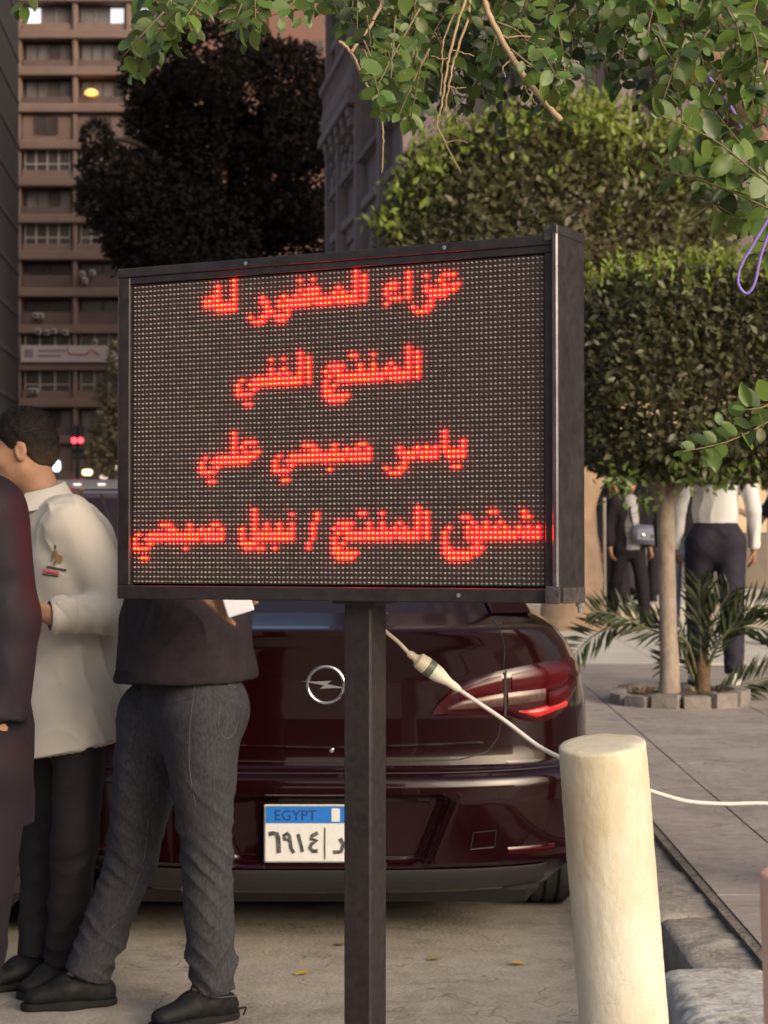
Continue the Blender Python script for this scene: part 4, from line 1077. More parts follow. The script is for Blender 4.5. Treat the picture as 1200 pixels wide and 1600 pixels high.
def clipped_tree(label, base, trunk, trad, centre, half, n, leaf, seed, shoots, power=3.6, m=LF_DK, bark=BARK_P, shoot_area=None, core=True):
    t = thing('clipped_tree', base, label, 'tree')
    obj('trunk', trunk_mesh(trunk, trad, 18, seed), bark, t, smooth=True)
    top = np.array(trunk[-1]); r = np.random.default_rng(seed + 5)
    for k in range(9):
        e = np.array(centre) + r.uniform(-.75, .75, 3) * half; obj('limb', trunk_mesh([top - [0, 0, .1], (top + e) / 2 + r.normal(0, .05, 3), e], [trad[-1] * .6, trad[-1] * .35, trad[-1] * .12], 7, seed + k), bark, t, smooth=True)
    c, nn = crown_points(n, None, np.array(centre), np.array(half), power, .36, seed)
    d = unit(nn * .55 + r.normal(0, .75, (n, 3)) + [0, 0, -.05]); nv = unit(nn * .8 + r.normal(0, .6, (n, 3)) + [0, 0, .35])
    put(obj('crown', far_leaves(c, d, nv, r.uniform(.45, 1.35, n) * leaf), m, t), kind='stuff')
    k = shoots; c, nn = crown_points(k * 6, None, np.array(centre), np.array(half) * 1.02, power, .10, seed + 9)
    hz = (c[:, 2] - centre[2]) / half[2]; w = r.random(len(c)) < np.clip((hz - .55) * 2.2, .03, 1); c, nn = c[w][:k], nn[w][:k]
    V = []; 
    cc, dd, ss = [], [], []
    for q, nq in zip(c, nn):
        ax = unit(nq * .35 + np.array([0, 0, 1.0]) + r.normal(0, .25, 3)); L = r.uniform(.5, 1.9) * leaf
        for j in range(7):
            cc.append(q + ax * L * j / 4); dd.append(unit(ax * .8 + r.normal(0, .6, 3))); ss.append(leaf * r.uniform(.6, 1.0))
    cc, dd, ss = np.array(cc), np.array(dd), np.array(ss)
    put(obj('new_shoots', far_leaves(cc, dd, unit(r.normal(0, .5, cc.shape) + [0, -.6, .5]), ss), LF_NEW, t), kind='stuff')
    return t

# young clipped tree in the stone ring
d1 = 13.2
tb = P(1047, 1118, d1); tb[2] = SW
clipped_tree('young clipped tree with pale slim trunk in a stone ring, cube-shaped crown', tuple(tb), [tb - [0, 0, .05], tb + [-.005, 0, .3], P(1043, 950, d1), P(1040, 800, d1), P(1041, 760, d1), P(1050, 700, d1)], [.080, .062, .056, .060, .066, .06],
             P(1088, 590, d1 + .1), (.84, .80, .67), 30000, .062, 21, 320)
t1 = bpy.data.objects['clipped_tree']
for (e, r0) in ((P(1000, 715, d1 - .1), .03), (P(1095, 705, d1 - .2), .03), (P(1015, 690, d1 + .2), .04)):
    obj('limb', trunk_mesh([P(1040, 785, d1), (P(1040, 775, d1) + e) / 2 + [0, 0, -.02], e], [.06, r0 + .012, r0 * .6], 9, 3), BARK_P, t1, smooth=True)
# low sprigs hanging under the crown
r = np.random.default_rng(77); cc, dd, ss = [], [], []
for (px, py, n_) in ((985, 745, 26), (965, 765, 22), (1005, 770, 22), (950, 742, 14), (1080, 745, 26), (1130, 742, 26), (1170, 735, 20), (1045, 738, 18), (1110, 752, 12)):
    for k in range(n_):
        cc.append(P(px + r.normal(0, 13), py + r.normal(0, 13), d1 - .55 + r.normal(0, .1))); dd.append(unit(r.normal(0, .7, 3) + [0, 0, -.5])); ss.append(r.uniform(.05, .075))
put(obj('low_sprigs', far_leaves(np.array(cc), np.array(dd), unit(r.normal(0, .6, (len(cc), 3)) + [0, -.8, .3]), ss), mat('sprig_leaf', (.10, .15, .03), .4, trans=.3, rand=.35), t1), kind='stuff')
# broad clipped tree further back
d2 = 22.0
tb = np.array([(893 - 600) * 21.5 / F, 21.5, SW])
clipped_tree('broad clipped tree with thick tan trunk rising behind the LED board', tuple(tb), [tb - [0, 0, .05], tb + [.02, 0, .5], tb + [-.03, 0, 1.3], tb + [.12, 0, 2.2], tb + [.1, .3, 3.6], tb + [0, .4, 4.3]], [.37, .325, .30, .33, .26, .18],
             (1.86, d2, 4.2), (1.98, 1.6, 1.58), 34000, .105, 33, 520, power=2.05, m=LF_OL, bark=mat('tan_bark', (.36, .25, .165), .9, noise=(5, .6, (.24, .16, .11)), bump=(25, .5)))
t2 = bpy.data.objects['clipped_tree.001']
obj('edge_tube', MB().tube([tb + [.33, -.12, 0], tb + [.34, -.12, .4], tb + [.335, -.12, 1.4]], .018, 8), mat('pale_edge_tube', (.30, .26, .22), .6), t2)  # thin pale tube along the trunk's right edge
cc, dd, ss = [], [], []
for (px, py, n_, sp) in ((930, 190, 60, 16), (925, 215, 70, 22), (970, 225, 60, 26), (990, 245, 50, 28), (1080, 215, 50, 22), (900, 245, 60, 30), (700, 250, 60, 30), (760, 235, 60, 35), (640, 300, 60, 26), (605, 355, 50, 18), (665, 270, 50, 22), (840, 240, 60, 34)):
    for k in range(n_ * 2):
        cc.append(P(px + r.normal(0, sp), py + r.normal(0, sp * .8), d2 - .5 + r.normal(0, .5))); dd.append(unit(r.normal(0, .5, 3) + [0, 0, .8])); ss.append(r.uniform(.07, .13))
put(obj('new_shoots', far_leaves(np.array(cc), np.array(dd), unit(r.normal(0, .6, (len(cc), 3)) + [0, -.6, .4]), ss), LF_NEW, t2), kind='stuff')

# big dark tree
def blob_tree(name, label, base, blobs, d, n, leaf, m, seed, trunk_r, spread):
    s = F / d; t = thing(name, base, label, 'tree'); r = np.random.default_rng(seed)
    C_ = [(P(x, y, d + r.uniform(-spread, spread)), rad / s) for x, y, rad in blobs]
    w = np.array([b[1] ** 2 for b in C_]); ks = r.choice(len(C_), n, p=w / w.sum())
    cen = np.array([C_[k][0] for k in ks]); rad = np.array([C_[k][1] for k in ks])
    dr = unit(r.normal(0, 1, (n, 3))); lump = 1 + .16 * wob(dr * 1.0 + cen * .2, seed, 4.5) + .08 * wob(dr + cen, seed + 2, 11)
    c = cen + dr * (rad * lump * r.uniform(.62, 1.0, n) ** .7)[:, None]
    put(obj('crown', far_leaves(c, unit(dr + r.normal(0, .8, (n, 3))), unit(dr + [0, 0, .5] + r.normal(0, .6, (n, 3))), r.uniform(.6, 1.35, n) * leaf, .55), m, t), kind='stuff')
    b = np.array(base, float); mid = C_[0][0]
    obj('trunk', trunk_mesh([b, b * .6 + np.array([mid[0], mid[1], mid[2] * .9]) * .4, mid], [trunk_r, trunk_r * .7, trunk_r * .35], 10, seed), BARK_D, t, smooth=True)
    for q, rr in C_[1:]:
        obj('limb', trunk_mesh([b * .45 + mid * .55, (mid + q) / 2 - [0, 0, rr * .3], q], [trunk_r * .45, trunk_r * .25, trunk_r * .08], 7, seed), BARK_D, t, smooth=True)
    return t
blob_tree('dark_tree', 'large dark evergreen tree rising behind the left end of the board', ((340 - 600) * 60 / F, 60, 0),
          [(350, 290, 135), (410, 160, 105), (300, 190, 90), (250, 110, 62), (330, 90, 60), (460, 130, 62), (230, 330, 88), (170, 270, 46), (150, 215, 24), (165, 310, 48), (450, 290, 100), (480, 210, 60), (300, 400, 110), (430, 400, 110), (250, 180, 60), (390, 80, 40), (505, 330, 35), (210, 370, 50)], 60, 62000, .19, LF_FAR, 5, .5, 2.2)
blob_tree('street_tree', 'thin brownish tree beyond the traffic signal, left of the board', ((186 - 600) * 90 / F, 90, 0),
          [(190, 610, 40), (172, 690, 32), (195, 660, 40), (205, 560, 36), (180, 730, 24), (150, 705, 16), (225, 640, 46)], 90, 4200, .26, LF_BR, 15, .25, 1.5)

# overhanging tree: trunk stands outside the picture on the right
ob = P(1425, 1000, 6.5); ob[2] = SW
oh = thing('overhanging_tree', tuple(ob), 'leafy tree overhanging the top of the picture, twigs drooping down', 'tree')
limbs = [([ob - [0, 0, .05], P(1400, 1000, 6.5), P(1335, 520, 6.5), P(1205, 265, 6.5), P(1165, 195, 6.5), P(1130, 120, 6.5), P(1072, 30, 6.5), P(1010, -70, 6.4), P(880, -170, 6.2), P(650, -230, 6.0), P(420, -200, 5.8), P(300, -150, 5.7)], [.12, .11, .085, .056, .046, .042, .040, .036, .03, .022, .014, .008]),
         ([P(1340, 540, 6.5), P(1290, 300, 6.3), P(1220, 60, 6.0), P(1120, -120, 5.8), P(980, -160, 5.6), P(760, -190, 5.5)], [.07, .05, .035, .026, .018, .01]),
         ([P(1330, 480, 6.4), P(1300, 430, 6.0), P(1250, 330, 5.7), P(1215, 260, 5.6)], [.05, .03, .016, .01]),
         ([P(1160, 190, 6.5), P(1150, 130, 6.6), P(1130, 60, 6.8), P(1110, -20, 6.9)], [.028, .022, .018, .015]),
         ([P(1175, 215, 6.5), P(1190, 160, 6.4), P(1160, 60, 6.3)], [.02, .014, .01])]
for k, (p, rr) in enumerate(limbs): obj('limb' if k else 'trunk', trunk_mesh(p, rr, 12, 60 + k, .10), BARK, oh, smooth=True)
TWIG = mat('pale_twig', (0.46, 0.33, 0.20), 0.7, noise=(60, .5, (.34, .22, .13)))
TWIG2 = mat('brown_twig', (0.20, 0.15, 0.08), 0.7, noise=(60, .5, (.14, .10, .05)))
def twig(px_pts, d, r0, r1, m=TWIG):
    p = smoothpath([P(x, y, d + dz) for (x, y, dz) in [(q if len(q) == 3 else (*q, 0)) for q in px_pts]], 6)
    p = [q + RNG.normal(0, .0012, 3) for q in p]
    obj('twig', MB().tube(p, list(np.linspace(r0, r1, len(p))), 6), m, oh, smooth=True)
twig([(748, -40), (760, 10), (784, 62), (812, 108), (840, 145), (876, 188)], 5.3, .0075, .0085)
twig([(772, 42), (790, 58), (815, 56), (850, 62)], 5.3, .003, .0015); twig([(800, 92), (786, 104), (790, 120)], 5.3, .003, .0012); twig([(815, 115), (822, 140), (840, 165)], 5.3, .0025, .001)
twig([(738, -30), (718, 28), (703, 85), (695, 128), (690, 165), (683, 192), (697, 225), (720, 270)], 5.5, .0042, .0018)
twig([(732, -30), (733, 22), (712, 85), (702, 132), (694, 175)], 5.52, .0042, .0022); twig([(722, -10), (694, 62), (691, 110), (688, 150)], 5.54, .003, .002)
twig([(703, 90), (690, 92), (674, 88)], 5.5, .002, .001); twig([(707, 78), (722, 82), (742, 88)], 5.5, .002, .001); twig([(697, 222), (715, 220), (732, 223)], 5.5, .002, .001); twig([(700, 135), (715, 138), (728, 136)], 5.5, .002, .001)
twig([(531, 64), (548, 82), (566, 118), (578, 145), (592, 172), (598, 200), (598, 240), (597, 270)], 5.6, .0048, .002); twig([(548, 82), (565, 60), (590, 20), (610, -40)], 5.6, .0048, .005)
twig([(1200, 95), (1192, 118), (1188, 130), (1172, 145)], 5.4, .004, .002); twig([(1190, 122), (1178, 122)], 5.4, .002, .001)
# leafy sprigs
cc, nn, dd, ss, mm_ = [], [], [], [], []
r = np.random.default_rng(4)
def sprig(p0, p1, d, n, size, sag=.1, wide=0.0):
    a = P(*p0, d); b = P(*p1, d + r.normal(0, .12)); mid = (a + b) / 2 + [0, r.normal(0, .03), r.normal(0, .02) + sag * np.linalg.norm(b - a) * .3]
    path = smoothpath([a, mid, b], 8)
    obj('twig', MB().tube(path, list(np.linspace(.0032, .0012, len(path))), 5), TWIG2, oh, smooth=True)
    for k in range(n):
        t = .18 + .82 * (k + r.uniform(-.2, .2)) / (n - 1); t = min(max(t, 0), 1); i = min(int(t * (len(path) - 1)), len(path) - 2)
        q = path[i]; ax = unit(path[i + 1] - path[i]); sd = np.cross(ax, [0, -1, .2]); sd = unit(sd) * (1 if k % 2 else -1)
        dr = unit(ax * r.uniform(.25, .9) + sd * r.uniform(.5, 1.0) + r.normal(0, .28, 3)) if k < n - 1 else unit(ax + r.normal(0, .2, 3))
        cc.append(q + dr * .006); dd.append(dr); nn.append(unit(np.array([0, -.75, .45]) + r.normal(0, .5, 3))); ss.append(size * r.uniform(.5, 1.25) * (.7 if t > .9 else 1))
def cluster(x, y, rx, ry, count, d, size, up=(0, -100)):
    for k in range(max(1, count // 10)):
        a_ = r.uniform(0, 6.28); q = math.sqrt(r.random()); ex, ey = x + rx * q * math.cos(a_), y + ry * q * math.sin(a_)
        sprig((ex + up[0] + r.normal(0, 32), ey + up[1] + r.normal(0, 18)), (ex, ey), d + r.normal(0, .22), 10, size)
for args in ((26, 20, 8, 12, 10, 5.2, .045), (205, 105, 20, 22, 40, 5.3, .048, (70, -60)), (245, 70, 24, 25, 50, 5.3, .052, (50, -70)), (285, 30, 22, 30, 50, 5.3, .055), (255, 20, 26, 22, 30, 5.4, .05), (375, 60, 18, 34, 50, 5.3, .05), (385, 25, 32, 22, 40, 5.4, .05), (430, 25, 42, 22, 60, 5.6, .05), (350, 5, 30, 18, 30, 5.4, .05),
             (560, 20, 60, 40, 90, 6.0, .055), (590, 60, 48, 40, 110, 5.9, .056), (600, 130, 42, 36, 90, 5.6, .052), (625, 165, 38, 24, 80, 5.5, .052), (655, 110, 50, 60, 110, 6.1, .056), (690, 50, 60, 60, 140, 6.0, .056), (720, 130, 45, 55, 100, 6.2, .056), (700, 170, 40, 30, 50, 6.3, .05), (650, 180, 30, 14, 40, 5.5, .05),
             (790, 30, 70, 50, 150, 6.0, .056), (780, 110, 50, 50, 100, 6.3, .055), (850, 50, 55, 55, 130, 6.2, .056), (870, 110, 26, 26, 40, 5.3, .048, (-50, -60)), (880, 130, 14, 16, 30, 5.25, .046, (-50, -70)), (900, 120, 50, 60, 80, 6.6, .055), (950, 40, 60, 50, 120, 5.8, .056), (985, 100, 50, 60, 110, 6.3, .056), (1000, 60, 40, 40, 70, 5.5, .058),
             (1060, 60, 50, 60, 120, 6.0, .056), (1080, 150, 55, 50, 120, 6.1, .056), (1050, 120, 40, 50, 90, 5.6, .058), (1110, 30, 70, 40, 110, 5.9, .056), (1160, 60, 40, 50, 60, 5.5, .062), (1180, 135, 22, 30, 60, 5.4, .06), (1130, 190, 50, 40, 50, 6.7, .05), (820, 180, 60, 25, 60, 6.6, .05), (1030, 170, 40, 30, 50, 6.4, .05)):
    cluster(*args[:7], **({'up': args[7]} if len(args) > 7 else {}))
for (a_, b_, n_, s_) in (((1215, 300), (1030, 180), 17, .07), ((1190, 260), (1110, 165), 10, .066), ((1215, 320), (1075, 228), 14, .07), ((1210, 330), (1020, 262), 18, .066), ((1225, 300), (1120, 250), 11, .07), ((1215, 350), (1090, 300), 12, .07), ((1220, 330), (1150, 270), 9, .074), ((1240, 330), (1165, 365), 9, .076), ((1240, 360), (1120, 330), 12, .066), ((1250, 350), (1185, 400), 8, .08), ((1235, 250), (1160, 215), 9, .07), ((1225, 215), (1150, 200), 8, .07),
                        ((1225, 645), (1065, 706), 17, .058), ((1180, 655), (1110, 715), 9, .055), ((1215, 650), (1150, 660), 8, .055), ((1160, 672), (1090, 690), 9, .055), ((1215, 620), (1165, 640), 7, .055)):
    sprig(a_, b_, 5.35 + r.normal(0, .1), n_, s_, sag=.25)
cc, nn, dd, ss = map(np.array, (cc, nn, dd, ss))
pxl = 600 + F * cc[:, 0] / cc[:, 1]; pyl = 800 - F * (cc[:, 2] - EYE) / cc[:, 1]
vis = (pxl > -10) & (pxl < 1210) & (pyl > -15); score = np.where(vis, ss / cc[:, 1], -1)
order = np.argsort(-score); big = order[:300]; rest = order[300:]
LF3 = [LF_NEAR, LF_NEAR2, mat('overhead_leaf_lime', (.15, .225, .04), .4, trans=.35, rand=.25), mat('overhead_leaf_yellowing', (.26, .22, .05), .5, trans=.3, rand=.2)]
lm = []
for k in range(3):
    v = LEAF8 * np.array([1, 1.05 - .16 * k, .4 + 1.3 * k]); lm.append([make_mesh('leaf', v, LEAF8F, LF3[j], True) for j in range(4)])
d, b, n_ = leaf_frames(dd, nn)
for i in big:
    R = Matrix((tuple(d[i]), tuple(b[i]), tuple(n_[i]))).transposed()
    u = r.random(); j = 0 if u < .45 else (1 if u < .72 else (2 if u < .965 else 3))
    inst('leaf', lm[int(r.integers(3))][j], cc[i], R, oh, float(ss[i]))
dp = cc[rest, 1] + r.normal(0, .3, len(rest)) > 5.9  # leaves further back take the darker colour, shade painted in by depth
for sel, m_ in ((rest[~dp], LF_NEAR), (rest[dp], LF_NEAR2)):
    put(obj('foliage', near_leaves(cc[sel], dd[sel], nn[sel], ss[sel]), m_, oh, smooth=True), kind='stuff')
# purple wire tied along the limb and hanging in a loop
VIO = mat('violet_wire', (0.23, 0.15, 0.50), 0.45)
wire = thing('violet_wire', tuple(P(1150, 300, 6.3)), 'violet wire strung along the limb, hanging in a loop beside the leaves', 'wire')
obj('strand', MB().tube(smoothpath([P(1030, -30, 6.4), P(1045, 20, 6.4), P(1066, 64, 6.4), P(1118, 134, 6.4), P(1148, 178, 6.4), P(1175, 240, 6.3), P(1210, 300, 6.2)]), .0062, 7), VIO, wire, smooth=True)
obj('loop', MB().tube(smoothpath([P(1215, 330, 5.2), P(1190, 395, 5.2), P(1180, 440, 5.2), P(1170, 457, 5.2), P(1161, 456, 5.2), P(1153, 440, 5.2), P(1158, 415, 5.2), P(1175, 385, 5.2), P(1215, 318, 5.2)]), .0042, 7), VIO, wire, smooth=True)

# ------------------------------------------------------------------ stone ring and small palm
rc = P(1062, 1118, 13.25); rc[2] = SW
ring = thing('planter_ring', tuple(rc), 'ring of rough grey stone blocks round the slim tree', 'planter')
GREYB = mat('grey_block', (.25, .225, .205), .9, noise=(18, .6, (.14, .12, .11)), bump=(60, .7, .01))
for k in range(13):
    a_ = 2 * math.pi * k / 13; q = rc + [.40 * math.cos(a_), .40 * math.sin(a_), 0]
    g = rough_block((-.088, -.05, -.02), (.088, .05, .085 + r.uniform(-.015, .02)), .03, .009, 100 + k, .012); T = TR(q, a_ + math.pi / 2 + r.normal(0, .06))
    g.v = [tuple(T @ Vector(p)) for p in g.v]; obj('stone_block', g, GREYB, ring, smooth=True)
obj('soil', MB().lathe([(.37, -.02), (.37, .045), (.2, .07), (.05, .075)], 24, TR(rc)), mat('planter_soil', (.075, .055, .04), .95, bump=(30, .9, .02)), ring, smooth=True)
cc2 = rc + np.column_stack([r.uniform(-.33, .33, 160), r.uniform(-.33, .33, 160), np.full(160, .06)])
put(obj('fallen_leaves', far_leaves(cc2, unit(r.normal(0, 1, (160, 3)) * [1, 1, .3]), unit(r.normal(0, .3, (160, 3)) + [0, 0, 1]), r.uniform(.04, .07, 160)), mat('dry_leaf', (.20, .13, .055), .8, rand=.4), ring), kind='stuff')
pb_ = P(1098, 1105, 13.4); pb_[2] = SW + .05
palm = thing('small_palm', tuple(pb_), 'small date palm with dark spreading fronds behind the slim trunk', 'palm')
PLM = mat('palm_frond', (0.042, 0.058, 0.022), 0.45, spec=.5, trans=.1, rand=.3); PRA = mat('palm_stalk', (.12, .12, .05), .6)
obj('stem', trunk_mesh([pb_ - [0, 0, .05], pb_ + [0, 0, .16], pb_ + [0, 0, .26]], [.055, .05, .03], 10, 4, .25), mat('palm_stem_fibre', (.14, .09, .05), .9, bump=(40, .9, .02)), palm, smooth=True)
for fr in ([(1085, 1065), (1050, 985), (985, 968), (925, 995), (893, 1030)], [(1090, 1060), (1070, 1000), (1020, 985), (960, 960), (925, 955)], [(1096, 1060), (1094, 1000), (1093, 950), (1092, 905)], [(1098, 1060), (1108, 1000), (1120, 960), (1140, 925)], [(1100, 1060), (1130, 995), (1170, 980), (1215, 992)], [(1100, 1060), (1120, 1010), (1165, 955), (1210, 945)],
           [(1102, 1085), (1130, 1080), (1165, 1068), (1215, 1055)], [(1090, 1075), (1078, 1040), (1060, 1030), (1040, 1040)]):
    y_off = r.uniform(-.25, .25); path = smoothpath([P(x, y, 13.35 + y_off * i / 3 + (0 if i else .05)) for i, (x, y) in enumerate(fr)], 9)
    f_ = obj('frond', MB().tube(path, list(np.linspace(.011, .003, len(path))), 6), PRA, palm, smooth=True)
    c_, d_, s_ = [], [], []
    for i in range(6, len(path) - 1):
        ax = unit(path[i + 1] - path[i - 1]); sd = unit(np.cross(ax, [0.1, -.9, .35]))
        for sg in (-1, 1):
            c_.append(path[i]); d_.append(unit(ax * .75 + sd * sg * .75 + [0, r.uniform(-.5, .2), .12] + r.normal(0, .08, 3))); s_.append(.165 * math.sin(.35 + 2.5 * (i - 6) / (len(path) - 6)) + .06)
    c_, d_, s_ = np.array(c_), np.array(d_), np.array(s_)
    put(obj('leaflets', far_leaves(c_, d_, unit(r.normal(0, .4, c_.shape) + [0, -.6, .6]), s_, .13), PLM, f_), kind='stuff')

# a few fallen leaves
FLY = mat('fallen_yellow_leaf', (.55, .36, .04), .6); 
for (px, py, lab) in ((797, 1509, 'small yellow leaf on the street below the bumper, the brightest one'), (690, 1500, 'pale fallen leaf on the street right of the post'), (483, 1523, 'tiny yellow leaf on the street left of the post'), (540, 1480, 'dull fallen leaf in the shadow just under the car')):
    dd_ = F * EYE / (py - 800); q = P(px, py, dd_); q[2] = .006
    v = LEAF8 * .05; R = np.array(Matrix.Rotation(r.uniform(0, 6), 3, 'Z')); v = v @ R.T + [0, 0, .004]
    obj('fallen_leaf', (v + q, LEAF8F), FLY if 'yellow' in lab else mat('fallen_pale_leaf', (.34, .27, .12), .7), base=q, label=lab, cat='leaf', smooth=True)
q = C.o + np.array([cx(604) * 1.03, .30, 1.098]); v = LEAF8 * .045 @ np.array(Matrix.Rotation(2.6, 3, 'Z')).T + [0, 0, .006]
obj('fallen_leaf', (v + q, LEAF8F), FLY, base=q, label='yellow leaf lying on the boot lid of the maroon car', cat='leaf', smooth=True)
# ================================================================== people
def cone(a, b, ra, rb, **k): return dict(a=np.array(a, float), b=np.array(b, float), ra=ra, rb=rb, **k)
UPV = np.array([0, 0, 1.0])
def ball(c, r, fl=None, **k):
    d = cone(c, np.array(c) + [0, 0, 1e-4], r, r, **k)
    if fl: d['fl'] = fl
    return d
def default_joints(yaw=0.0, s=1.0, stride=0.0, arms='down', lean=0.0):
    """unrotated figure faces the camera (-Y); its left hand is at +X"""
    J = {}
    J['pelvis'] = (0, 0, .95); J['chest'] = (0, -lean * .5, 1.27); J['neck'] = (0, .015 - lean, 1.475); J['head'] = (0, -.012 - lean, 1.625)
    for sd, g in (('L', 1), ('R', -1)):
        st = stride * g
        J['hip' + sd] = (.092 * g, 0, .90); J['knee' + sd] = (.10 * g, -st * .55 - .015, .50); J['ank' + sd] = (.105 * g, -st + .02, .085 + (0.03 if st < -.05 else 0)); J['toe' + sd] = (.125 * g, -st - .15, .035)
        J['sh' + sd] = (.175 * g, .0 - lean, 1.405); J['el' + sd] = (.235 * g, .04 - lean, 1.12); J['wr' + sd] = (.245 * g, -.04 - lean, .875); J['hd' + sd] = (.245 * g, -.07 - lean, .79)
        if arms == 'front': J['el' + sd] = (.225 * g, -.02, 1.13); J['wr' + sd] = (.07 * g, -.22, 1.08); J['hd' + sd] = (.0, -.25, 1.08)
        if arms == 'reachR' and sd == 'R': J['el' + sd] = (-.27, -.14, 1.16); J['wr' + sd] = (-.30, -.34, 1.26); J['hd' + sd] = (-.30, -.42, 1.28)
    c, sn = math.cos(yaw), math.sin(yaw)
    for k in J:
        x, y, z = J[k]; J[k] = np.array([c * x - sn * y, sn * x + c * y, z]) * s
    f = np.array([sn, -c, 0.0]); return J, f
def hand_prims(w, h_, f, side, curl=.5, s=1.0, spread=1.0, thumb=None):
    """palm, four jointed fingers and a thumb; w wrist, h_ knuckle-ward point, f direction the palm faces"""
    d = unit(h_ - w); n = unit(f - f.dot(d) * d); l = np.cross(d, n) * side
    k0 = w + d * .085 * s
    out = [cone(w, w + d * .03 * s, .023 * s, .026 * s, fl=(n, .72)), cone(w + d * .035 * s, k0 - d * .01 * s, .034 * s, .037 * s, fl=(n, .48), k=.008)]
    for i, (L, off) in enumerate(((.072, .030), (.080, .010), (.074, -.010), (.060, -.029))):
        p = k0 + l * off * s * 1.0; a = 0.25 * curl; q = p
        for j, (fr, rad) in enumerate(((.45, .0092), (.31, .0085), (.24, .0075))):
            a += curl * (.55, .75, .55)[j]; dr = d * math.cos(a) + n * math.sin(a) + l * off * 2.2 * spread; dr = dr / np.linalg.norm(dr)
            q2 = q + dr * L * fr * s; out.append(cone(q, q2, rad * s, rad * .93 * s, k=.004)); q = q2
    b = w + d * .030 * s + l * .028 * s
    td = unit(d * .55 + l * .65 + n * .45) if thumb is None else unit(np.array(thumb, float))
    q2 = b + td * .040 * s; q3 = q2 + unit(td + d * .25) * .030 * s; q4 = q3 + unit(td + d * .2) * .026 * s
    out += [cone(b, q2, .0135 * s, .011 * s, k=.008), cone(q2, q3, .0108 * s, .0098 * s, k=.004), cone(q3, q4, .0096 * s, .0078 * s, k=.004)]
    return out
def head_prims(c, hf, s=1.0, neck=None):
    """skull, jaw, brow, nose, lips, ears"""
    hf = unit(hf); l = unit(np.cross(hf, UPV)) * -1.0; u = np.cross(l, hf) * -1.0
    if u[2] < 0: u = -u
    X = lambda a, b, e: c + (l * a + hf * b + u * e) * s
    pr = [ball(X(0, -.012, .028), .094 * s, [(l, .80), (u, .98)]), ball(X(0, .018, -.012), .080 * s, [(l, .80), (hf, .95)]), cone(X(0, .035, -.07), X(0, .055, -.085), .050 * s, .034 * s, k=.03, fl=(l, 1.05)),
          cone(X(.045, -.005, -.062), X(.012, .062, -.092), .026 * s, .022 * s, k=.02), cone(X(-.045, -.005, -.062), X(-.012, .062, -.092), .026 * s, .022 * s, k=.02),
          cone(X(.03, .083, .028), X(-.03, .083, .028), .014 * s, .014 * s, k=.012), cone(X(0, .090, .012), X(0, .108, -.026), .009 * s, .0135 * s, k=.008), ball(X(.010, .098, -.028), .009 * s, k=.005), ball(X(-.010, .098, -.028), .009 * s, k=.005),
          cone(X(.018, .086, -.052), X(-.018, .086, -.052), .0075 * s, .0075 * s, k=.004), cone(X(.015, .084, -.064), X(-.015, .084, -.064), .0085 * s, .0085 * s, k=.004), ball(X(0, .077, -.088), .017 * s, k=.012),
          ball(X(.038, .062, -.018), .022 * s, k=.02), ball(X(-.038, .062, -.018), .022 * s, k=.02)]
    pr += [ball(X(g * .031, .094, .008), .0150 * s, sub=True, k=.010) for g in (1, -1)]
    for g in (1, -1):
        e = X(g * .078, -.008, -.004)
        pr += [ball(e, .031 * s, [(l, .30), (hf, .62)], k=.004), ball(e + l * g * .010 * s + hf * .003 * s - u * .002 * s, .017 * s, [(l, .45), (hf, .62)], sub=True, k=.004), ball(e - u * .024 * s + hf * .004 * s, .010 * s, [(l, .5)], k=.006)]
    eyes = [(X(g * .031, .078, .008), .0125 * s) for g in (1, -1)]
    return pr, eyes, (l, hf, u, X)

SKIN = mat('skin_tan', (0.36, 0.20, 0.13), 0.6, spec=.25, noise=(30, .5, (.27, .135, .085)), bump=(160, .12, .002))
SKIN2 = mat('skin_brown', (0.27, 0.145, 0.09), 0.5, spec=.4, noise=(25, .3, (.22, .11, .068)), bump=(160, .12, .002))
HAIR = mat('black_hair', (0.012, 0.009, 0.008), 0.5, spec=.35, noise=(120, .4, (.03, .022, .018)), bump=(260, .7, .004))
EYEM = mat('eye_white', (.7, .68, .65), .2)
SHOEB = mat('black_shoe', (.008, .008, .009), .6, spec=.2, noise=(40, .4, (.03, .03, .033)), bump=(80, .3, .004))
SOLEB = mat('dark_sole', (.014, .014, .015), .8, spec=.2)
WSH = mat('white_shoe', (.65, .63, .60), .5, noise=(30, .3, (.5, .48, .45)))

def wrinkle(v, f, amp, seed, lam=(.085, .05), tilt=.55, boost=None, vert=0.0):
    """cloth folds: partial slanting creases in two crossing families, faded in and out by a slow mask"""
    r = np.random.default_rng(seed); n = vnormals(v, f); d = np.zeros(len(v))
    for i, L in enumerate(lam):
        for sg in (-1, 1):
            h_ = unit(np.array([r.normal(), r.normal(), 0])); ax = (1 - vert) * UPV + tilt * sg * h_ + vert * 1.5 * h_
            ph = 2 * np.pi / L * (v @ ax) + 2.6 * wob(v, seed + 3 * i + sg, 8) + 1.0 * wob(v, seed + 7 * i + sg, 20)
            m = np.clip(1.5 * wob(v, seed + 11 + 5 * i + sg, 11) - .05, 0, 1)
            d += (1, .55)[i] * m * (1 - 1.7 * np.sqrt(np.abs(np.sin(ph / 2)) + .004))
    a = amp * np.ones(len(v))
    if boost is not None: a = a * boost(v)
    d = d + .6 * wob(v, seed + 40, 9)
    return v + n * (a * d)[:, None]

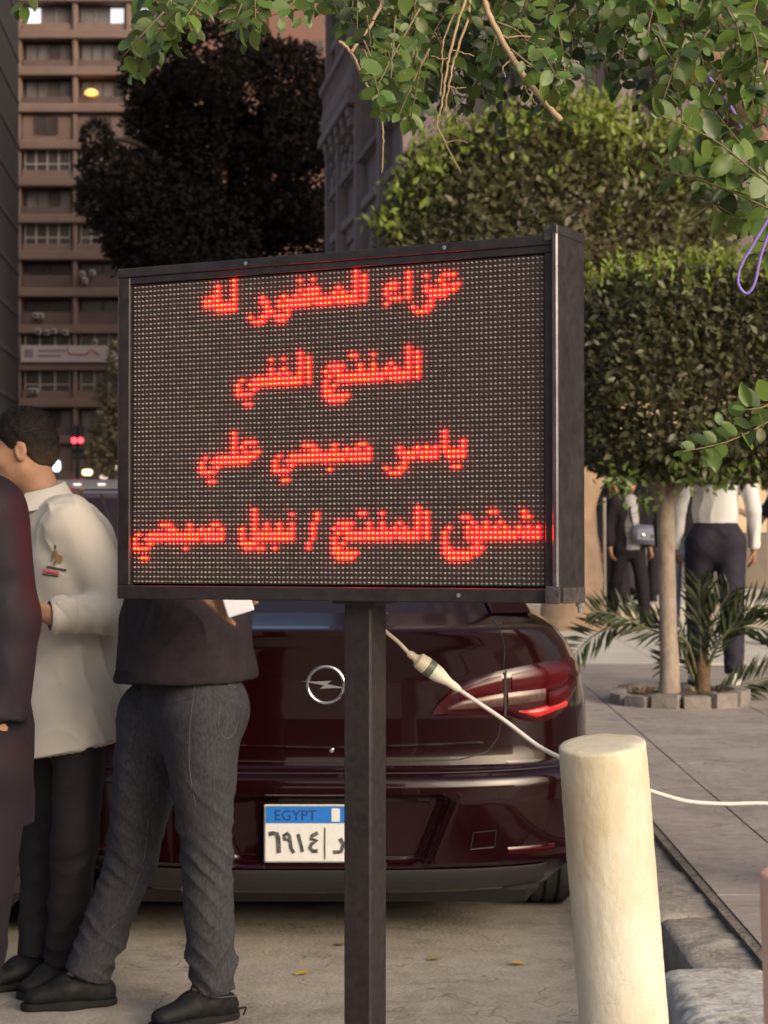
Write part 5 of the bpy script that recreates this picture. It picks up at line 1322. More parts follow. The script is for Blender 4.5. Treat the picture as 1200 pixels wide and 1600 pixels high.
def person(label, base, J, f, hf, h, top, bottom, shoes, skin=SKIN, hair=HAIR, hair_fn=None, sleeves='long', hem=.80, top_r=1.0, hip_r=1.0, leg_r=(.098, .074, .064), group=None,
           curl=(.55, .55), hands=('f', 'f'), skirt=None, hair_long=False, extra_top=None, wr_amp=.006, seed=1, top_h=None, sock=None, head_s=1.0, palm=(None, None), thumb=(None, None), sleeve_r=(.072, .058, .046), hem_n=None, fl_t=.66, belly=0.0, leg_amp=1.0, sole=None, tuck=1.0, hb=1.0, strands=0, bot_cut=None):
    """base: world foot point; J: joints relative to base"""
    base = np.array(base, float); W = {k: base + v for k, v in J.items()}; f = unit(f); l = np.array([-f[1], f[0], 0]) * 1.0
    l = np.cross(f, UPV) * -1.0
    t = thing('person', tuple(base), label, 'person', group)
    pel, che, nk, hd = W['pelvis'], W['chest'], W['neck'], W['head']
    hp, eyes, fr = head_prims(hd, hf, head_s)
    (hl, hfw, hu, HX) = fr
    body = list(hp) + [cone(nk - [0, 0, .02], hd + (-hfw * .022 - hu * .05) * head_s, .060 * head_s, .054 * head_s, k=.03), cone(nk - [0, 0, .05], che, .07, .10, fl=(f, .6)), cone(che, pel, .10, .10, fl=(f, .6))]
    for i, sd in enumerate('LR'):
        g = 1 if sd == 'L' else -1
        body += [cone(nk - [0, 0, .07], W['sh' + sd], .05, .045), cone(W['sh' + sd], W['el' + sd], .042, .036), cone(W['el' + sd], W['wr' + sd], .036, .0265), cone(pel, W['hip' + sd], .07, .07), cone(W['hip' + sd], W['knee' + sd], .07, .05), cone(W['knee' + sd], W['ank' + sd], .048, .033), cone(W['ank' + sd], W['toe' + sd], .032, .02)]
        pf = palm[i] if palm[i] is not None else unit(l * -g * .8 + f * .2)
        body += hand_prims(W['wr' + sd], W['hd' + sd], np.array(pf, float), g, curl[i], thumb=thumb[i])
    v, q = blend_mesh(body, h, .018, relax=1)
    bo = obj('body', (v, q), skin, t, smooth=True)
    for (c, r_) in eyes:
        m = MB(); m.lathe([(r_ * math.sin(a), -r_ * math.cos(a)) for a in np.linspace(.1, 3.04, 9)], 12, TR(c)); obj('eye', m, EYEM, t, smooth=True)
        p = c + hfw * r_ * .72; m = MB(); m.lathe([(r_ * .5 * math.sin(a), -r_ * .5 * math.cos(a)) for a in np.linspace(.1, 3.04, 7)], 10, TR(p)); obj('iris', m, HAIR, t, smooth=True)
    # hair cap
    hs = head_s
    hpz = [ball(HX(0, -.014, .032), .101 * hs, [(hl, .815), (hu, .98)], cut=[(HX(0, .052, .045), unit(hfw * .85 - hu * .52)), (HX(0, 0, .0), unit(hfw * .30 - hu * 1.0))]), ball(HX(0, -.045, -.008), .068 * hs, [(hl, 1.02), (hu, 1.0)], k=.02, cut=(HX(0, -.012, -.03), unit(hfw * 1.0 - hu * .3)))]
    if hair_long: hpz += [cone(HX(0, -.05, .0), HX(0, -.07, -.24), .085 * hs, .07 * hs, fl=(hl, 1.1))]
    v, q = blend_mesh(hpz, min(h, .008), .02, relax=1); v = v + vnormals(v, q) * (.003 * wob(v, seed, 70) + .002 * wob(v, seed + 1, 150))[:, None]
    obj('hair', (v, q), hair, t, smooth=True)
    if strands:                                  # short cropped hairs standing off the cap
        r = np.random.default_rng(seed); k = r.integers(0, len(v), strands); nn_ = vnormals(v, q)[k]; b_ = v[k]
        d_ = unit(nn_ + r.normal(0, .35, nn_.shape) + [.25, 0, .1]); sd = unit(np.cross(d_, r.normal(0, 1, d_.shape))) * .0007; L_ = r.uniform(.004, .011, (strands, 1)) * (.35 + .65 * np.clip((b_[:, 2:] - hd[2] + .02) / .08, 0, 1))
        sv = np.stack([b_ - sd, b_ + sd, b_ + d_ * L_], 1).reshape(-1, 3); put(obj('hair_strands', (sv, np.arange(3 * strands).reshape(-1, 3)), hair, t), kind='stuff')
    # top
    zhem = base[2] + hem; hn = np.array([0, 0, -1.0]) if hem_n is None else unit(np.array(hem_n, float)); hc = (np.array([pel[0], pel[1], zhem]), hn)
    low = pel + (pel - che) * .35; low[2] = zhem - .12
    tp = [cone(che + [0, 0, .05], che * .5 + pel * .5, .158 * top_r, .150 * top_r + belly * .5, fl=(f, fl_t)), cone(che * .5 + pel * .5 + f * belly * .5, pel + [0, 0, 0] + f * belly * .3, .150 * top_r + belly * .5, .172 * top_r * hip_r * tuck + belly * .3, fl=(f, fl_t + .04), k=.05), cone(pel, low, .172 * top_r * hip_r * tuck + belly * .2, .190 * top_r * hip_r * tuck, fl=(f, fl_t + .05)),
          cone(W['shL'] - l * .03 * 1 + [0, 0, -.01], W['shR'] + l * .03 + [0, 0, -.01], .070 * top_r, .070 * top_r, k=.05), cone(nk - [0, 0, .055], nk - [0, 0, .02], .082, .066, k=.03, fl=(f, .9)), cone(nk - [0, 0, .06], W['shL'] - l * .03, .066, .055, k=.03), cone(nk - [0, 0, .06], W['shR'] + l * .03, .066, .055, k=.03),
          cone(che + f * .035 + l * .06, che + f * .035 - l * .06, .10 * top_r, .10 * top_r, fl=(f, .8), k=.04)]
    for tpi in tp: tpi.setdefault('cut', hc)
    for sd in 'LR':
        s_, e_, w_ = W['sh' + sd], W['el' + sd], W['wr' + sd]; r0, r1, r2 = sleeve_r
        if sleeves == 'long':
            tp += [cone(s_, e_, r0, r1, k=.035), cone(e_, w_, r1, r2, k=.02, cut=(w_ - unit(w_ - e_) * .004, unit(w_ - e_)))]
        elif sleeves == 'short':
            m_ = s_ + (e_ - s_) * .78; tp += [cone(s_, e_, r0 * 1.05, r1 * 1.15, k=.035, cut=(m_, unit(e_ - s_)))]
    if extra_top: tp += extra_top
    v, q = blend_mesh(tp, top_h or h, .03, relax=2)
    v = wrinkle(v, q, wr_amp, seed + 3, (.12, .06), .6, None, .62)
    topo = obj('top', (v, q), top, t, smooth=True)
    # trousers or skirt
    bt_ = []
    if skirt is None:
        wz = np.array([pel[0], pel[1], base[2] + max(hem + .06, .93 * (pel[2] - base[2]) / .95)])
        bt_ += [cone(pel + [0, 0, .06], pel - [0, 0, .05], .150 * hip_r, .165 * hip_r, fl=(f, .74), cut=(pel + [0, 0, .10], UPV)), ball(W['hipL'] - f * .035 + [0, 0, .02], .098 * hip_r * hb, k=.07), ball(W['hipR'] - f * .035 + [0, 0, .02], .098 * hip_r * hb, k=.07)]
        for sd in 'LR':
            a, k_, n_ = W['hip' + sd], W['knee' + sd], W['ank' + sd]; r0, r1, r2 = leg_r
            bt_ += [cone(a, k_, r0 * hip_r, r1, k=.025), cone(k_, n_ - unit(n_ - k_) * .0, r1, r2, k=.02, cut=(n_ + [0, 0, -.012], unit(n_ - k_)))]
        v, q = blend_mesh(bt_, h, .02, relax=2, cuts=[bot_cut] if bot_cut else ())
        za = min(W['ankL'][2], W['ankR'][2]); kz = (W['kneeL'][2] + W['kneeR'][2]) / 2
        v = wrinkle(v, q, .0075 * leg_amp, seed + 7, (.11, .06), .95, lambda p: .45 + .7 * np.exp(-((p[:, 2] - kz) / .10) ** 2) + 1.0 * np.exp(-((p[:, 2] - za) / .14) ** 2))
        boto = obj('trousers', (v, q), bottom, t, smooth=True)
    else:
        zb = base[2] + skirt[0]
        for (za, zb_, ra, rb) in ((.98, .5, .155, .20), (.5, skirt[0], .20, skirt[1])):
            pa = np.array([pel[0], pel[1], base[2] + za]); pb2 = np.array([pel[0], pel[1], base[2] + zb_]); bt_.append(cone(pa, pb2, ra, rb, fl=(f, .8), cut=(np.array([0, 0, zb]), -UPV)))
        v, q = blend_mesh(bt_, h, .03, relax=2); v = wrinkle(v, q, .014, seed + 7, (.14, .09), .1, None, 1.0); boto = obj('skirt', (v, q), bottom, t, smooth=True)
    # shoes
    for sd in 'LR':
        a, b = W['ank' + sd], W['toe' + sd]; d = unit((b - a) * [1, 1, 0]); g0 = np.array([a[0], a[1], b[2] - .03])
        gz = b[2] - .035; heel = np.array([a[0], a[1], gz + .04]) - d * .045
        sp = [cone(heel, a * [1, 1, 0] + [0, 0, gz + .055] + d * .06, .040, .043, k=.02, cut=((0, 0, gz + .018), (0, 0, -1))), cone(a * [1, 1, 0] + [0, 0, gz + .05] + d * .06, np.array([b[0], b[1], gz + .035]) + d * .03, .046, .032, k=.02, fl=(UPV, .8), cut=((0, 0, gz + .018), (0, 0, -1))), cone(a + [0, 0, .0], np.array([a[0], a[1], gz + .06]), .042, .045, k=.02, cut=((0, 0, gz + .115), (0, 0, 1)))]
        v, q = blend_mesh(sp, min(h, .008), .02, relax=1); so = obj('shoe', (v, q), shoes, t, smooth=True)
        s2 = [cone(heel * [1, 1, 0] + [0, 0, gz + .01], np.array([a[0], a[1], gz + .01]) + d * .06, .043, .046, cut=[((0, 0, gz + .022), (0, 0, 1)), ((0, 0, gz + .001), (0, 0, -1))]), cone(np.array([a[0], a[1], gz + .01]) + d * .06, np.array([b[0], b[1], gz + .01]) + d * .035, .049, .036, cut=[((0, 0, gz + .022), (0, 0, 1)), ((0, 0, gz + .001), (0, 0, -1))])]
        v, q = blend_mesh(s2, min(h, .007), .02, relax=0); obj('sole', (v, q), sole or SOLEB, so, smooth=True)
    return t, topo, boto

def on_surface(o):
    """lookup: picture position -> nearest point of this mesh toward the camera"""
    me = o.data; v = np.empty(len(me.vertices) * 3, np.float32); me.vertices.foreach_get('co', v); v = v.reshape(-1, 3) + ORG[o.name]
    px = 600 + F * v[:, 0] / v[:, 1]; py = 800 - F * (v[:, 2] - EYE) / v[:, 1]
    def at(x, y, off=.003):
        R = 4.0
        while True:
            k = np.hypot(px - x, py - y) < R
            if k.sum() > 2 or R > 16: break
            R *= 1.5
        if R > 16: return None
        dm = v[k, 1].min(); w = k & (v[:, 1] < dm + .035); d = v[w, 1].mean() if R > 8 else np.average(v[w, 1], weights=1 / (1 + np.hypot(px[w] - x, py[w] - y)))
        return P(x, y, d - off)
    return at

def rel(Jw, base): return {k: np.array(v, float) - np.array(base, float) for k, v in Jw.items()}

# ------------------------------------------------------------------ man in the cream shirt
dm = 6.15
base1 = np.array([P(85, 1540, dm)[0], dm, 0.0])
f1 = unit(np.array([-.80, -.60, 0])); l1 = np.cross(f1, UPV) * -1
nk = P(68, 770, dm)
Jw = dict(pelvis=P(112, 1085, dm + .02), chest=P(105, 895, dm + .0), neck=nk, head=P(33, 703, dm),
          shL=nk + l1 * .165 + [0, 0, -.085], shR=nk - l1 * .165 + [0, 0, -.085], elL=P(196, 958, dm - .16), wrL=P(80, 962, dm - .24), hdL=P(50, 950, dm - .26),
          elR=P(20, 985, dm + .1), wrR=P(20, 960, dm - .2), hdR=P(48, 950, dm - .24),
          hipL=P(126, 1130, dm - .08), hipR=P(88, 1130, dm + .08), kneeL=P(118, 1315, dm - .08), kneeR=P(66, 1330, dm + .10), ankL=P(102, 1500, dm - .04), ankR=P(58, 1500, dm + .06), toeL=P(60, 1541, dm - .10), toeR=P(2, 1541, dm - .02))
for k in ('toeL', 'toeR'): Jw[k][2] = .035
Jw['ankL'][2] = Jw['ankR'][2] = .095
CREAMC = mat('cream_shirt_cotton', (.55, .515, .46), spec=.15, rough=.75, noise=(3.5, .25, (.49, .455, .40)), bump=(400, .25, .001))
BLKT = mat('black_trouser_cloth', (.018, .016, .019), spec=.15, rough=.75, noise=(6, .5, (.03, .027, .03)), bump=(300, .2, .001))
HFADE = mat('faded_black_hair', (0.010, 0.008, 0.007), 0.6, spec=.12, noise=(120, .4, (.022, .016, .013)), bump=(260, .7, .004), zmix=(1.58, 1.66, (.075, .047, .034)))
man1, top1, bot1 = person('young man in an untucked cream shirt with chest logo, dark trousers', base1, rel(Jw, base1), f1, np.array([-1, -.04, -.14]), .0055, CREAMC, BLKT, SHOEB, skin=SKIN,
                          hem=.735, top_r=1.10, hip_r=.92, hb=.66, tuck=1.16, leg_r=(.092, .070, .060), curl=(.9, .9), seed=31, wr_amp=.013, hair=HFADE, strands=5000, bot_cut=(Jw['pelvis'] * [1, 1, 0] + [0, 0, .735 + .045], unit(np.array([-.22, 0, 1.0]))), fl_t=.86, sleeve_r=(.078, .064, .056), hem_n=(.22, 0, -1), palm=((-.2, .6, .6), None), leg_amp=1.2)
at1 = on_surface(top1)
# collar: a standing band folded over, open at the front
up1 = unit(nk - P(105, 895, dm)); col_ = MB(); rows = [[], [], [], []]
CB = nk + [0, 0, .004]
for k in range(25):
    a = math.pi * (-.86 + 1.72 * k / 24); dr = -f1 * math.cos(a) + l1 * math.sin(a)
    fr_ = (1 - math.cos(a)) * .5
    rows[0].append(CB + dr * .066 + [0, 0, -.012 - .050 * fr_] + f1 * .012); rows[1].append(CB + dr * .067 + [0, 0, .034 - .040 * fr_] + f1 * .010); rows[2].append(CB + dr * .074 + [0, 0, .032 - .040 * fr_] + f1 * .010); rows[3].append(CB + dr * (.104 + .012 * fr_) + [0, 0, -.014 - .055 * fr_] + f1 * .012)
col_.grid(rows); obj('collar', col_, CREAMC, man1, smooth=True)
# cuff
e_, w_ = Jw['elL'], Jw['wrL']; ax_ = unit(w_ - e_)
obj('cuff', MB().tube([w_ - ax_ * .07, w_ - ax_ * .065, w_ - ax_ * .01, w_ - ax_ * .004, w_ + ax_ * .004], [.048, .0545, .0525, .053, .044], 22, caps=False), CREAMC, man1, smooth=True)
# embroidered rider and ribbon badge on the chest
def patch(pts, m, nm, par, at, off=.004):
    c = np.mean(pts, 0); mb = MB(); out = [at(*p, off) for p in pts]; cen = at(*c, off + .001); n = len(pts)
    mb.add(out + [cen], [(i, (i + 1) % n, n) for i in range(n)]); return obj(nm, mb, m, par)
EMB = mat('tan_embroidery', (.26, .16, .075), .8); EMG = mat('grey_embroidery', (.07, .075, .07), .8); EMR = mat('red_embroidery', (.62, .13, .13), .8)
patch([(84, 858), (88, 860), (91, 866), (97, 869), (98, 875), (95, 880), (92, 882), (93, 877), (88, 880), (85, 884), (83, 880), (86, 875), (83, 870), (84, 864)], EMB, 'chest_logo', man1, at1)
patch([(84.5, 852), (87.5, 851.5), (88, 857), (85, 858)], EMG, 'chest_logo', man1, at1)
patch([(82, 862), (84, 861), (80, 878), (78.5, 878)], EMB, 'chest_logo', man1, at1)
patch([(73, 883.5), (104, 889.5), (104, 893), (73, 887.5)], EMG, 'ribbon_badge', man1, at1, .005)
patch([(67, 889), (92, 892.5), (92, 899), (67, 895)], EMR, 'ribbon_badge', man1, at1, .005)
patch([(66, 896), (91, 899.5), (91, 902), (66, 898.5)], EMG, 'ribbon_badge', man1, at1, .005)
seam([(165, 1080), (168, 1040), (170, 1005), (172, 980)], mat('shirt_seam', (.40, .36, .30), .8), .0012, at1, man1) if False else None

# ------------------------------------------------------------------ man in grey jeans behind the board
dj = 5.82
base2 = np.array([P(240, 1590, dj)[0], dj, 0.0])
f2 = unit(np.array([-.97, -.24, 0])); l2 = np.cross(f2, UPV) * -1
nk2 = P(298, 762, dj)
Jw = dict(pelvis=P(296, 1072, dj), chest=P(300, 880, dj), neck=nk2, head=P(285, 690, dj), shL=nk2 + l2 * .18 + [0, 0, -.07], shR=nk2 - l2 * .18 + [0, 0, -.07],
          elL=P(262, 905, dj - .36), wrL=P(313, 922, dj - .36), hdL=P(352, 936, dj - .36), elR=P(220, 900, dj + .25), wrR=P(240, 890, dj), hdR=P(262, 885, dj - .05),
          hipL=P(312, 1120, dj - .10), hipR=P(244, 1120, dj + .08), kneeL=P(322, 1330, dj - .10), kneeR=P(207, 1340, dj + .12), ankL=P(331, 1545, dj - .06), ankR=P(137, 1552, dj + .12), toeL=P(268, 1590, dj - .14), toeR=P(70, 1590, dj + .08))
Jw['ankL'][2] = .10; Jw['ankR'][2] = .10; Jw['toeL'][2] = Jw['toeR'][2] = .035
DENIM = mat('charcoal_denim', (.046, .045, .054), spec=.15, rough=.85, stretch=(1, 1, .35), noise=(8, .7, (.075, .073, .085)), noise2=(170, .65, (.024, .023, .029), 2.0), bump=(500, .3, .001))
DTOP = mat('black_knit_shirt', (.022, .017, .021), spec=.15, rough=.85, noise=(60, .4, (.034, .026, .031)), noise2=(22, .35, (.04, .03, .036), 1.0), bump=(260, .5, .003))
man2, top2, bot2 = person('man in grey jeans and black shirt standing behind the board, head hidden', base2, rel(Jw, base2), f2, np.array([-1, -.1, -.2]), .0055, DTOP, DENIM, SHOEB, skin=SKIN,
                          sleeves='short', hem=.975, top_r=1.06, hip_r=1.08, leg_r=(.108, .072, .070), curl=(.35, .6), seed=51, wr_amp=.008, palm=((.25, -.6, .75), None), thumb=((.70, -.12, -.70), None), fl_t=.92, belly=.055, leg_amp=1.15, hem_n=(.03, .0, -1))
atj = on_surface(bot2)
THR = mat('jeans_thread', (.085, .082, .09), .8); THD = mat('jeans_seam_dark', (.03, .03, .034), .85)
def seam(pts, m=THR, r_=.0013, at=atj, par=man2, off=.0008):
    q = [at(*p, off) for p in pts]; q = [p for p in q if p is not None]
    if len(q) > 1: obj('seam', MB().tube(smoothpath(q, 4), r_, 5), m, par)
seam([(304, 1060), (302, 1090), (298, 1120), (296, 1150), (296, 1200), (306, 1260)])
seam([(247, 1071), (275, 1066), (303, 1061)]); seam([(248, 1082), (262, 1092), (290, 1094), (302, 1088)], THD)
seam([(350, 1070), (364, 1072), (380, 1078)]); seam([(350, 1070), (345, 1105), (341, 1138), (356, 1154), (369, 1138), (376, 1102)])
seam([(240, 1190), (250, 1240), (252, 1290)], THD, .002)
seam([(175, 1450), (205, 1400), (225, 1340), (232, 1280)], THR)
for (a, b) in (((292, 1556), (371, 1556)), ((100, 1562), (172, 1578))):
    seam([a, ((a[0] + b[0]) / 2, (a[1] + b[1]) / 2 + 3), b], THR, .0016)
# phone held in the hand
ph = MB().box((-.037, -.004, -.075), (.037, .004, .075), TR(P(364, 918, dj - .42), .1, -.2, -.3), ch=.003)
phone = obj('phone', ph, mat('white_phone_case', (.70, .71, .78), .35), base=P(364, 915, dj - .40), label='white phone in the hand of the man in grey jeans', cat='phone')
obj('shoe_loop', MB().tube(smoothpath([P(368, 1578, dj - .1), P(384, 1574, dj - .1), P(380, 1586, dj - .1)]), .003, 6), SHOEB, man2)

# ------------------------------------------------------------------ man in the dark jacket at the left edge
da = 4.2
SH = -8
base3 = np.array([P(-60 + SH, 1600, da)[0], da, 0.0])
f3 = unit(np.array([-.45, .89, 0])); l3 = np.cross(f3, UPV) * -1
nk3 = P(-95, 690, da)
Jw = dict(pelvis=P(-60, 1150, da), chest=P(-75, 900, da), neck=nk3, head=P(-105, 575, da), shR=P(-8, 800, da - .04), shL=P(-170, 790, da + .1), elR=P(16, 965, da - .05), wrR=P(8, 1130, da - .06), hdR=P(-5, 1190, da - .06),
          elL=P(-200, 980, da + .1), wrL=P(-190, 1170, da), hdL=P(-185, 1230, da), hipR=P(-25, 1215, da - .04), hipL=P(-110, 1215, da + .04), kneeR=P(-52, 1480, da - .06), kneeL=P(-125, 1480, da), ankR=P(-80, 1800, da + .05), ankL=P(-140, 1800, da + .05), toeR=P(-90, 1870, da + .2), toeL=P(-150, 1870, da + .2))
for k in ('toeL', 'toeR'): Jw[k][2] = .035
Jw['ankL'][2] = Jw['ankR'][2] = .10
NAVY = mat('navy_jacket_cloth', (.013, .0125, .0185), spec=.15, rough=.6, noise=(5, .4, (.022, .019, .026)), bump=(300, .25, .001))
for k in Jw: Jw[k] = Jw[k] + [SH * da / F, 0, 0]
man3, top3, bot3 = person('man in a dark navy jacket, cut off by the left edge', base3, rel(Jw, base3), f3, f3, .008, NAVY, mat('dark_grey_trousers', (.015, .0135, .018), spec=.15, rough=.75, noise=(7, .4, (.02, .018, .023))), SHOEB, hem=.80, top_r=1.0, hip_r=1.0, tuck=.9, hb=.8, fl_t=.8, seed=71, wr_amp=.010,
                          sleeve_r=(.082, .070, .058), leg_r=(.105, .085, .075))

# ------------------------------------------------------------------ people on the pavement to the right
NAVT = mat('navy_trousers', (.028, .026, .040), spec=.15, rough=.7, noise=(8, .4, (.04, .037, .055))); WHT = mat('white_blouse', (.74, .74, .76), spec=.15, rough=.7, noise=(5, .2, (.66, .66, .70)), bump=(200, .2, .001))
BLKC = mat('black_cloth', (.014, .012, .016), spec=.15, rough=.8, noise=(6, .4, (.024, .02, .026))); BJ = mat('blue_jeans', (.06, .085, .15), spec=.15, rough=.8, noise=(12, .5, (.09, .12, .19))); STR = mat('striped_knit', (.20, .19, .20), spec=.15, rough=.8, stretch=(1, 1, 14), noise=(8, .8, (.50, .49, .50), 1.0))
def stand(label, px, d, zg, yaw, s, top, bottom, shoes, h=.014, **k):
    J, f = default_joints(yaw, s, k.pop('stride', 0.0), k.pop('arms', 'down')); b = np.array([(px - 600) * d / F, d, zg]); Jn = {a: c for a, c in J.items()}
    kw = dict(hem=.92 * s, group='people standing on the pavement'); kw.update(k)
    return person(label, b, Jn, f, f, h, top, bottom, shoes, **kw)
w1, _, _ = stand('person in a white blouse and navy trousers, back turned, beside the palm', 1118, 14.4, SW, math.pi * .97, 1.13, WHT, NAVT, WSH, .010, stride=.14, hem=1.0, top_r=.98, hip_r=1.04, tuck=.80, leg_r=(.112, .085, .072), seed=81, hair_long=True, leg_amp=.7)
stand('person in blue jeans and dark top half hidden by the slim trunk', 1067, 20.5, SW, math.pi * .9, 1.02, BLKC, BJ, WSH, seed=82, stride=.1)
w3, _, _ = stand('person in black with a grey striped top and blue-grey handbag', 982, 22.0, SW, .35, .98, BLKC, BLKC, WSH, seed=83, stride=.22, hair_long=True, hem=.80)
# striped top showing between the open black sides
bw = np.array([(982 - 600) * 22.0 / F, 22.0, SW])
m_ = [cone(bw + [.01, -.045, 1.36], bw + [.02, -.055, .78], .088, .105, cut=(bw + [0, 0, .84], (0, 0, -1)))]
v, q = blend_mesh(m_, .014, .03); obj('striped_front', (v, q), STR, w3, smooth=True)
bag = MB(); bag.box((-.16, -.07, -.12), (.16, .07, .09), TR(bw + [.16, -.19, 1.02], .2, 0, .08), ch=.05)
bg_ = obj('handbag', bag, mat('blue_grey_leather', (.13, .14, .19), .4, noise=(20, .4, (.09, .10, .14))), base=bw + [.16, -.19, .92], label='blue-grey handbag hanging at the hip of the striped-top person', cat='handbag', smooth=40)
obj('strap', MB().tube(smoothpath([bw + [.03, -.19, 1.08], bw + [.0, -.13, 1.3], bw + [.10, -.02, 1.46], bw + [.26, -.1, 1.25], bw + [.30, -.19, 1.08]]), .012, 6), BLKC, bg_, smooth=True)
for x in (.12, .24): obj('clasp', MB().lathe([(.02, 0), (.02, .008), (.01, .012)], 10, TR(bw + [x, -.27, 1.0], 0, math.radians(90))), CHR, bg_)
stand('person in a long black dress beside the thick tan trunk', 957, 22.8, SW, .6, .97, BLKC, BLKC, SHOEB, seed=84, skirt=(.06, .26), hair_long=True)
stand('person dressed all in black between the handbag and the slim trunk', 1010, 23.4, .428, -.3, .97, BLKC, BLKC, SHOEB, seed=85, stride=.15)
stand('person in dark clothes behind the handbag carrier, partly hidden', 968, 25.0, .428, .2, .99, BLKC, NAVT, SHOEB, seed=87, stride=.12)
stand('person at the right edge holding one forearm out', 1232, 19.0, SW, -1.15, 1.0, BLKC, BLKC, SHOEB, seed=86, arms='reachR', sleeves='short', skin=SKIN2)
# ================================================================== far street at the left
d = 60.0; sg = thing('traffic_signal', tuple(P(121, 800, d) * [1, 1, 0]), 'traffic signal with two red lamps lit, far left above the cars', 'traffic signal')
HB = mat('signal_housing', (.015, .014, .015), .6)
obj('pole', MB().tube([P(121, 800, d) * [1, 1, 0], P(121, 705, d)], .06, 10), HB, sg)
for x in (116, 126):
    q = P(x, 688, d + .0); hb = obj('housing', MB().box(q + [-.095, 0, -.55], q + [.095, .16, .45], ch=.03), HB, sg)
    for z in (0, -.25, -.48):
        obj('lens', MB().lathe([(.088, 0), (.075, .02), (.04, .035)], 14, TR(q + [0, -.003, z], 0, math.radians(90))), mat('signal_red_lit', (.6, .02, .02), .4, emit=((1, .03, .04), 5.0)) if z == 0 else mat('signal_dark_lens', (.03, .03, .025), .3), hb)
    obj('visor', MB().tube([q + [-.09, -.08, .05], q + [0, -.1, .11], q + [.09, -.08, .05]], .012, 6), HB, hb)
def lit_sign(px, py, w, h_, dd, col, st, label, shape='oval'):
    s = F / dd; q = P(px, py, dd); t = thing('illuminated_sign', tuple(q), label, 'sign')
    mb = MB(); n = 18; mb.poly([q + [w / s * math.copysign(abs(math.cos(a)) ** .7, math.cos(a)), 0, h_ / s * math.copysign(abs(math.sin(a)) ** .7, math.sin(a))] for a in np.linspace(0, 2 * math.pi, n, endpoint=False)], (0, .15, 0))
    obj('panel', mb, mat('sign_glow_%d' % px, (.5, .5, .5), .5, emit=(col, st)), t)
    obj('bracket', MB().tube([q + [0, .16, 0], q + [0, .3, -h_ / s * 2], np.array([q[0], q[1] + .3, 0])], .05, 6), HB, t)
lit_sign(88, 728, 6, 9, 100, (.62, .75, 1.0), 1.5, 'small blue-white lit sign just right of the young man\'s head')
lit_sign(136, 738, 8, 5, 100, (1.0, .83, .38), 1.3, 'small yellow lit sign beyond the dark red car')
lit_sign(162, 744, 6, 4.5, 105, (.85, .50, .38), .75, 'dim peach lit sign right of the yellow one')
lit_sign(183, 731, 4, 3, 104, (.95, .80, .55), 1.3, 'tiny warm white lit sign beside the board\'s left edge')
# grey minibus crossing behind
d = 24.0; s = F / d
mx0, mx1 = (60 - 600) / s, (245 - 600) / s; zt = EYE + (800 - 747) / s
bus = thing('minibus', ((mx0 + mx1) / 2, d + .8, 0), 'grey minibus roof showing beyond the dark red car', 'minibus')
GB = mat('grey_van_paint', (.14, .125, .135), .4, coat=.4, noise=(2, .4, (.10, .09, .098)))
prof = [(0, .25), (0, 1.05), (.10, 1.25), (.22, zt - .10), (.34, zt - .02), (.8, zt), (1.3, zt - .02), (1.42, zt - .1), (1.55, 1.25), (1.62, 1.05), (1.62, .25)]
xs = np.linspace(mx0 - 1.6, mx1 + 1.2, 30); mb = MB()
mb.grid([[(x, d + y, z if z < 1.2 else z - .35 * max(0, (mx0 - .9 - x)) ** 1.2) for (y, z) in prof] for x in xs]); obj('body', mb, GB, bus, smooth=30)
for x in (mx0 - 1.6, mx1 + 1.2): obj('end_panel', MB().poly([(x, d + y, z if z < 1.2 else (z - .35 * max(0, (mx0 - .9 - x)) ** 1.2)) for (y, z) in prof], (.01, 0, 0)), GB, bus)
for k in range(4):
    x0 = mx0 - .6 + k * .72; obj('window', MB().poly([(x0, d + .085, 1.22), (x0 + .64, d + .085, 1.22), (x0 + .64, d + .185, zt - .19), (x0, d + .185, zt - .19)], (0, -.02, 0)), GLS, bus)
for x in (mx0 - .9, mx1 + .5):
    w = obj('wheel', MB().lathe([(.2, -.1), (.30, -.1), (.33, -.07), (.33, .07), (.30, .1), (.2, .1)], 24, TR((x, d + .1, .33), 0, math.radians(90))), TYRE, bus, smooth=40)
    obj('rim', MB().lathe([(.02, .06), (.2, .09), (.2, -.09)], 20, TR((x, d + .1, .33), 0, math.radians(90))), RIM, w, smooth=40)
for px in (121, 159):
    q = P(px, 757, d + .25); obj('roof_mark', MB().box(q + [-.045, -.04, -.012], q + [.045, .02, .012], ch=.005), mat('pale_roof_mark', (.6, .58, .58), .4, emit=((1, .93, .92), .5)), bus)  # small white bars on the roof with a faint glow of their own
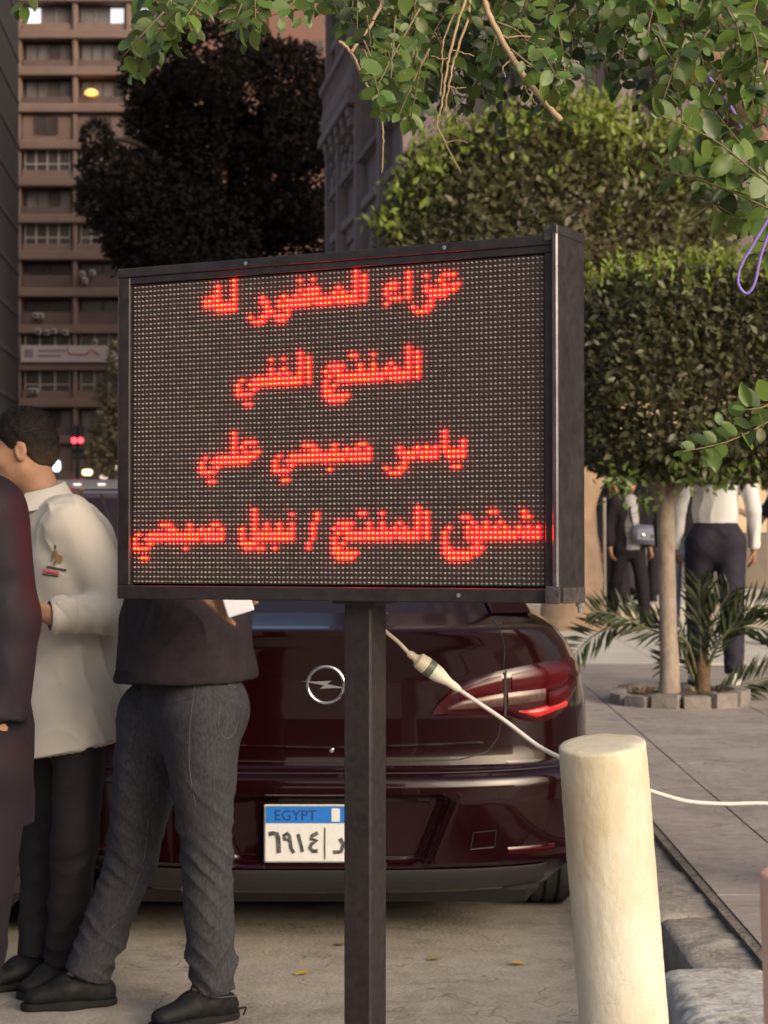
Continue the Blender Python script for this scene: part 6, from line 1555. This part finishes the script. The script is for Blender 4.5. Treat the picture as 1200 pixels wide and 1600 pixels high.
# white parked van edge beside the board
d = 30.0; q = P(190, 770, d); van = thing('white_car', (q[0], d + .6, 0), 'white car tail just left of the board, mostly hidden', 'car')
WP = mat('white_car_paint', (.55, .54, .57), .35, coat=.6)
pr = [(0, .25), (-.04, .6), (.0, .95), (.25, 1.05), (.55, 1.68), (.9, 1.80), (2.6, 1.80), (3.2, 1.1), (4.2, .95), (4.3, .3)]
mb = MB(); 
for w_ in (1,):
    xs = [q[0] - .12, q[0] - .06, q[0] + .1, q[0] + .8, q[0] + 1.5, q[0] + 1.66, q[0] + 1.72]; ins = [.12, .03, 0, 0, 0, .03, .12]
    mb.grid([[(x, d + y, z - i * 1.0 * (z > .9)) for (y, z) in pr] for x, i in zip(xs, ins)])
obj('body', mb, WP, van, smooth=40)
for x in (xs[0], xs[-1]): obj('side_panel', MB().poly([(x, d + y, z - .12 * (z > .9)) for (y, z) in pr], (.01, 0, 0)), WP, van)
obj('rear_window', MB().poly([(xs[2], d + .24, 1.12), (xs[4], d + .24, 1.12), (xs[4] - .08, d + .52, 1.60), (xs[2] + .08, d + .52, 1.60)], (0, -.02, 0)), GLS, van)
for y in (.8, 3.4):
    for x in (xs[0] + .1, xs[-1] - .1):
        obj('wheel', MB().lathe([(.05, -.09), (.3, -.09), (.32, -.06), (.32, .06), (.3, .09), (.05, .09)], 22, TR((x, d + y, .32)) @ Matrix.Rotation(math.radians(90), 4, 'Y')), TYRE, van, smooth=40)
for x in (xs[1] + .1, xs[-2] - .1): obj('tail_lamp', MB().box((x - .07, d - .03, .75), (x + .07, d + .05, 1.0), ch=.02), REDL, van)
# unseen building added behind the viewer for the car's paint to mirror
bb = thing('opposite_building', (0, -34, 0), 'low dun building added unseen behind the viewer, mirrored in the car paint', 'building')
DUN = mat('dun_wall', (.15, .115, .095), .9, noise=(.3, .5, (.11, .085, .07)))
obj('wall', MB().box((-40, -46, 0), (40, -34, 8)), DUN, bb)
for k in range(14):
    for z in (1.0, 4.6):
        x0 = -34 + k * 5.0
        w = obj('window', MB().box((x0, -33.98, z), (x0 + 2.2, -33.9, z + 1.9)), PANE, bb)
        obj('frame', MB().box((x0 - .1, -33.88, z - .15), (x0 + 2.3, -33.7, z)), FRW, w)
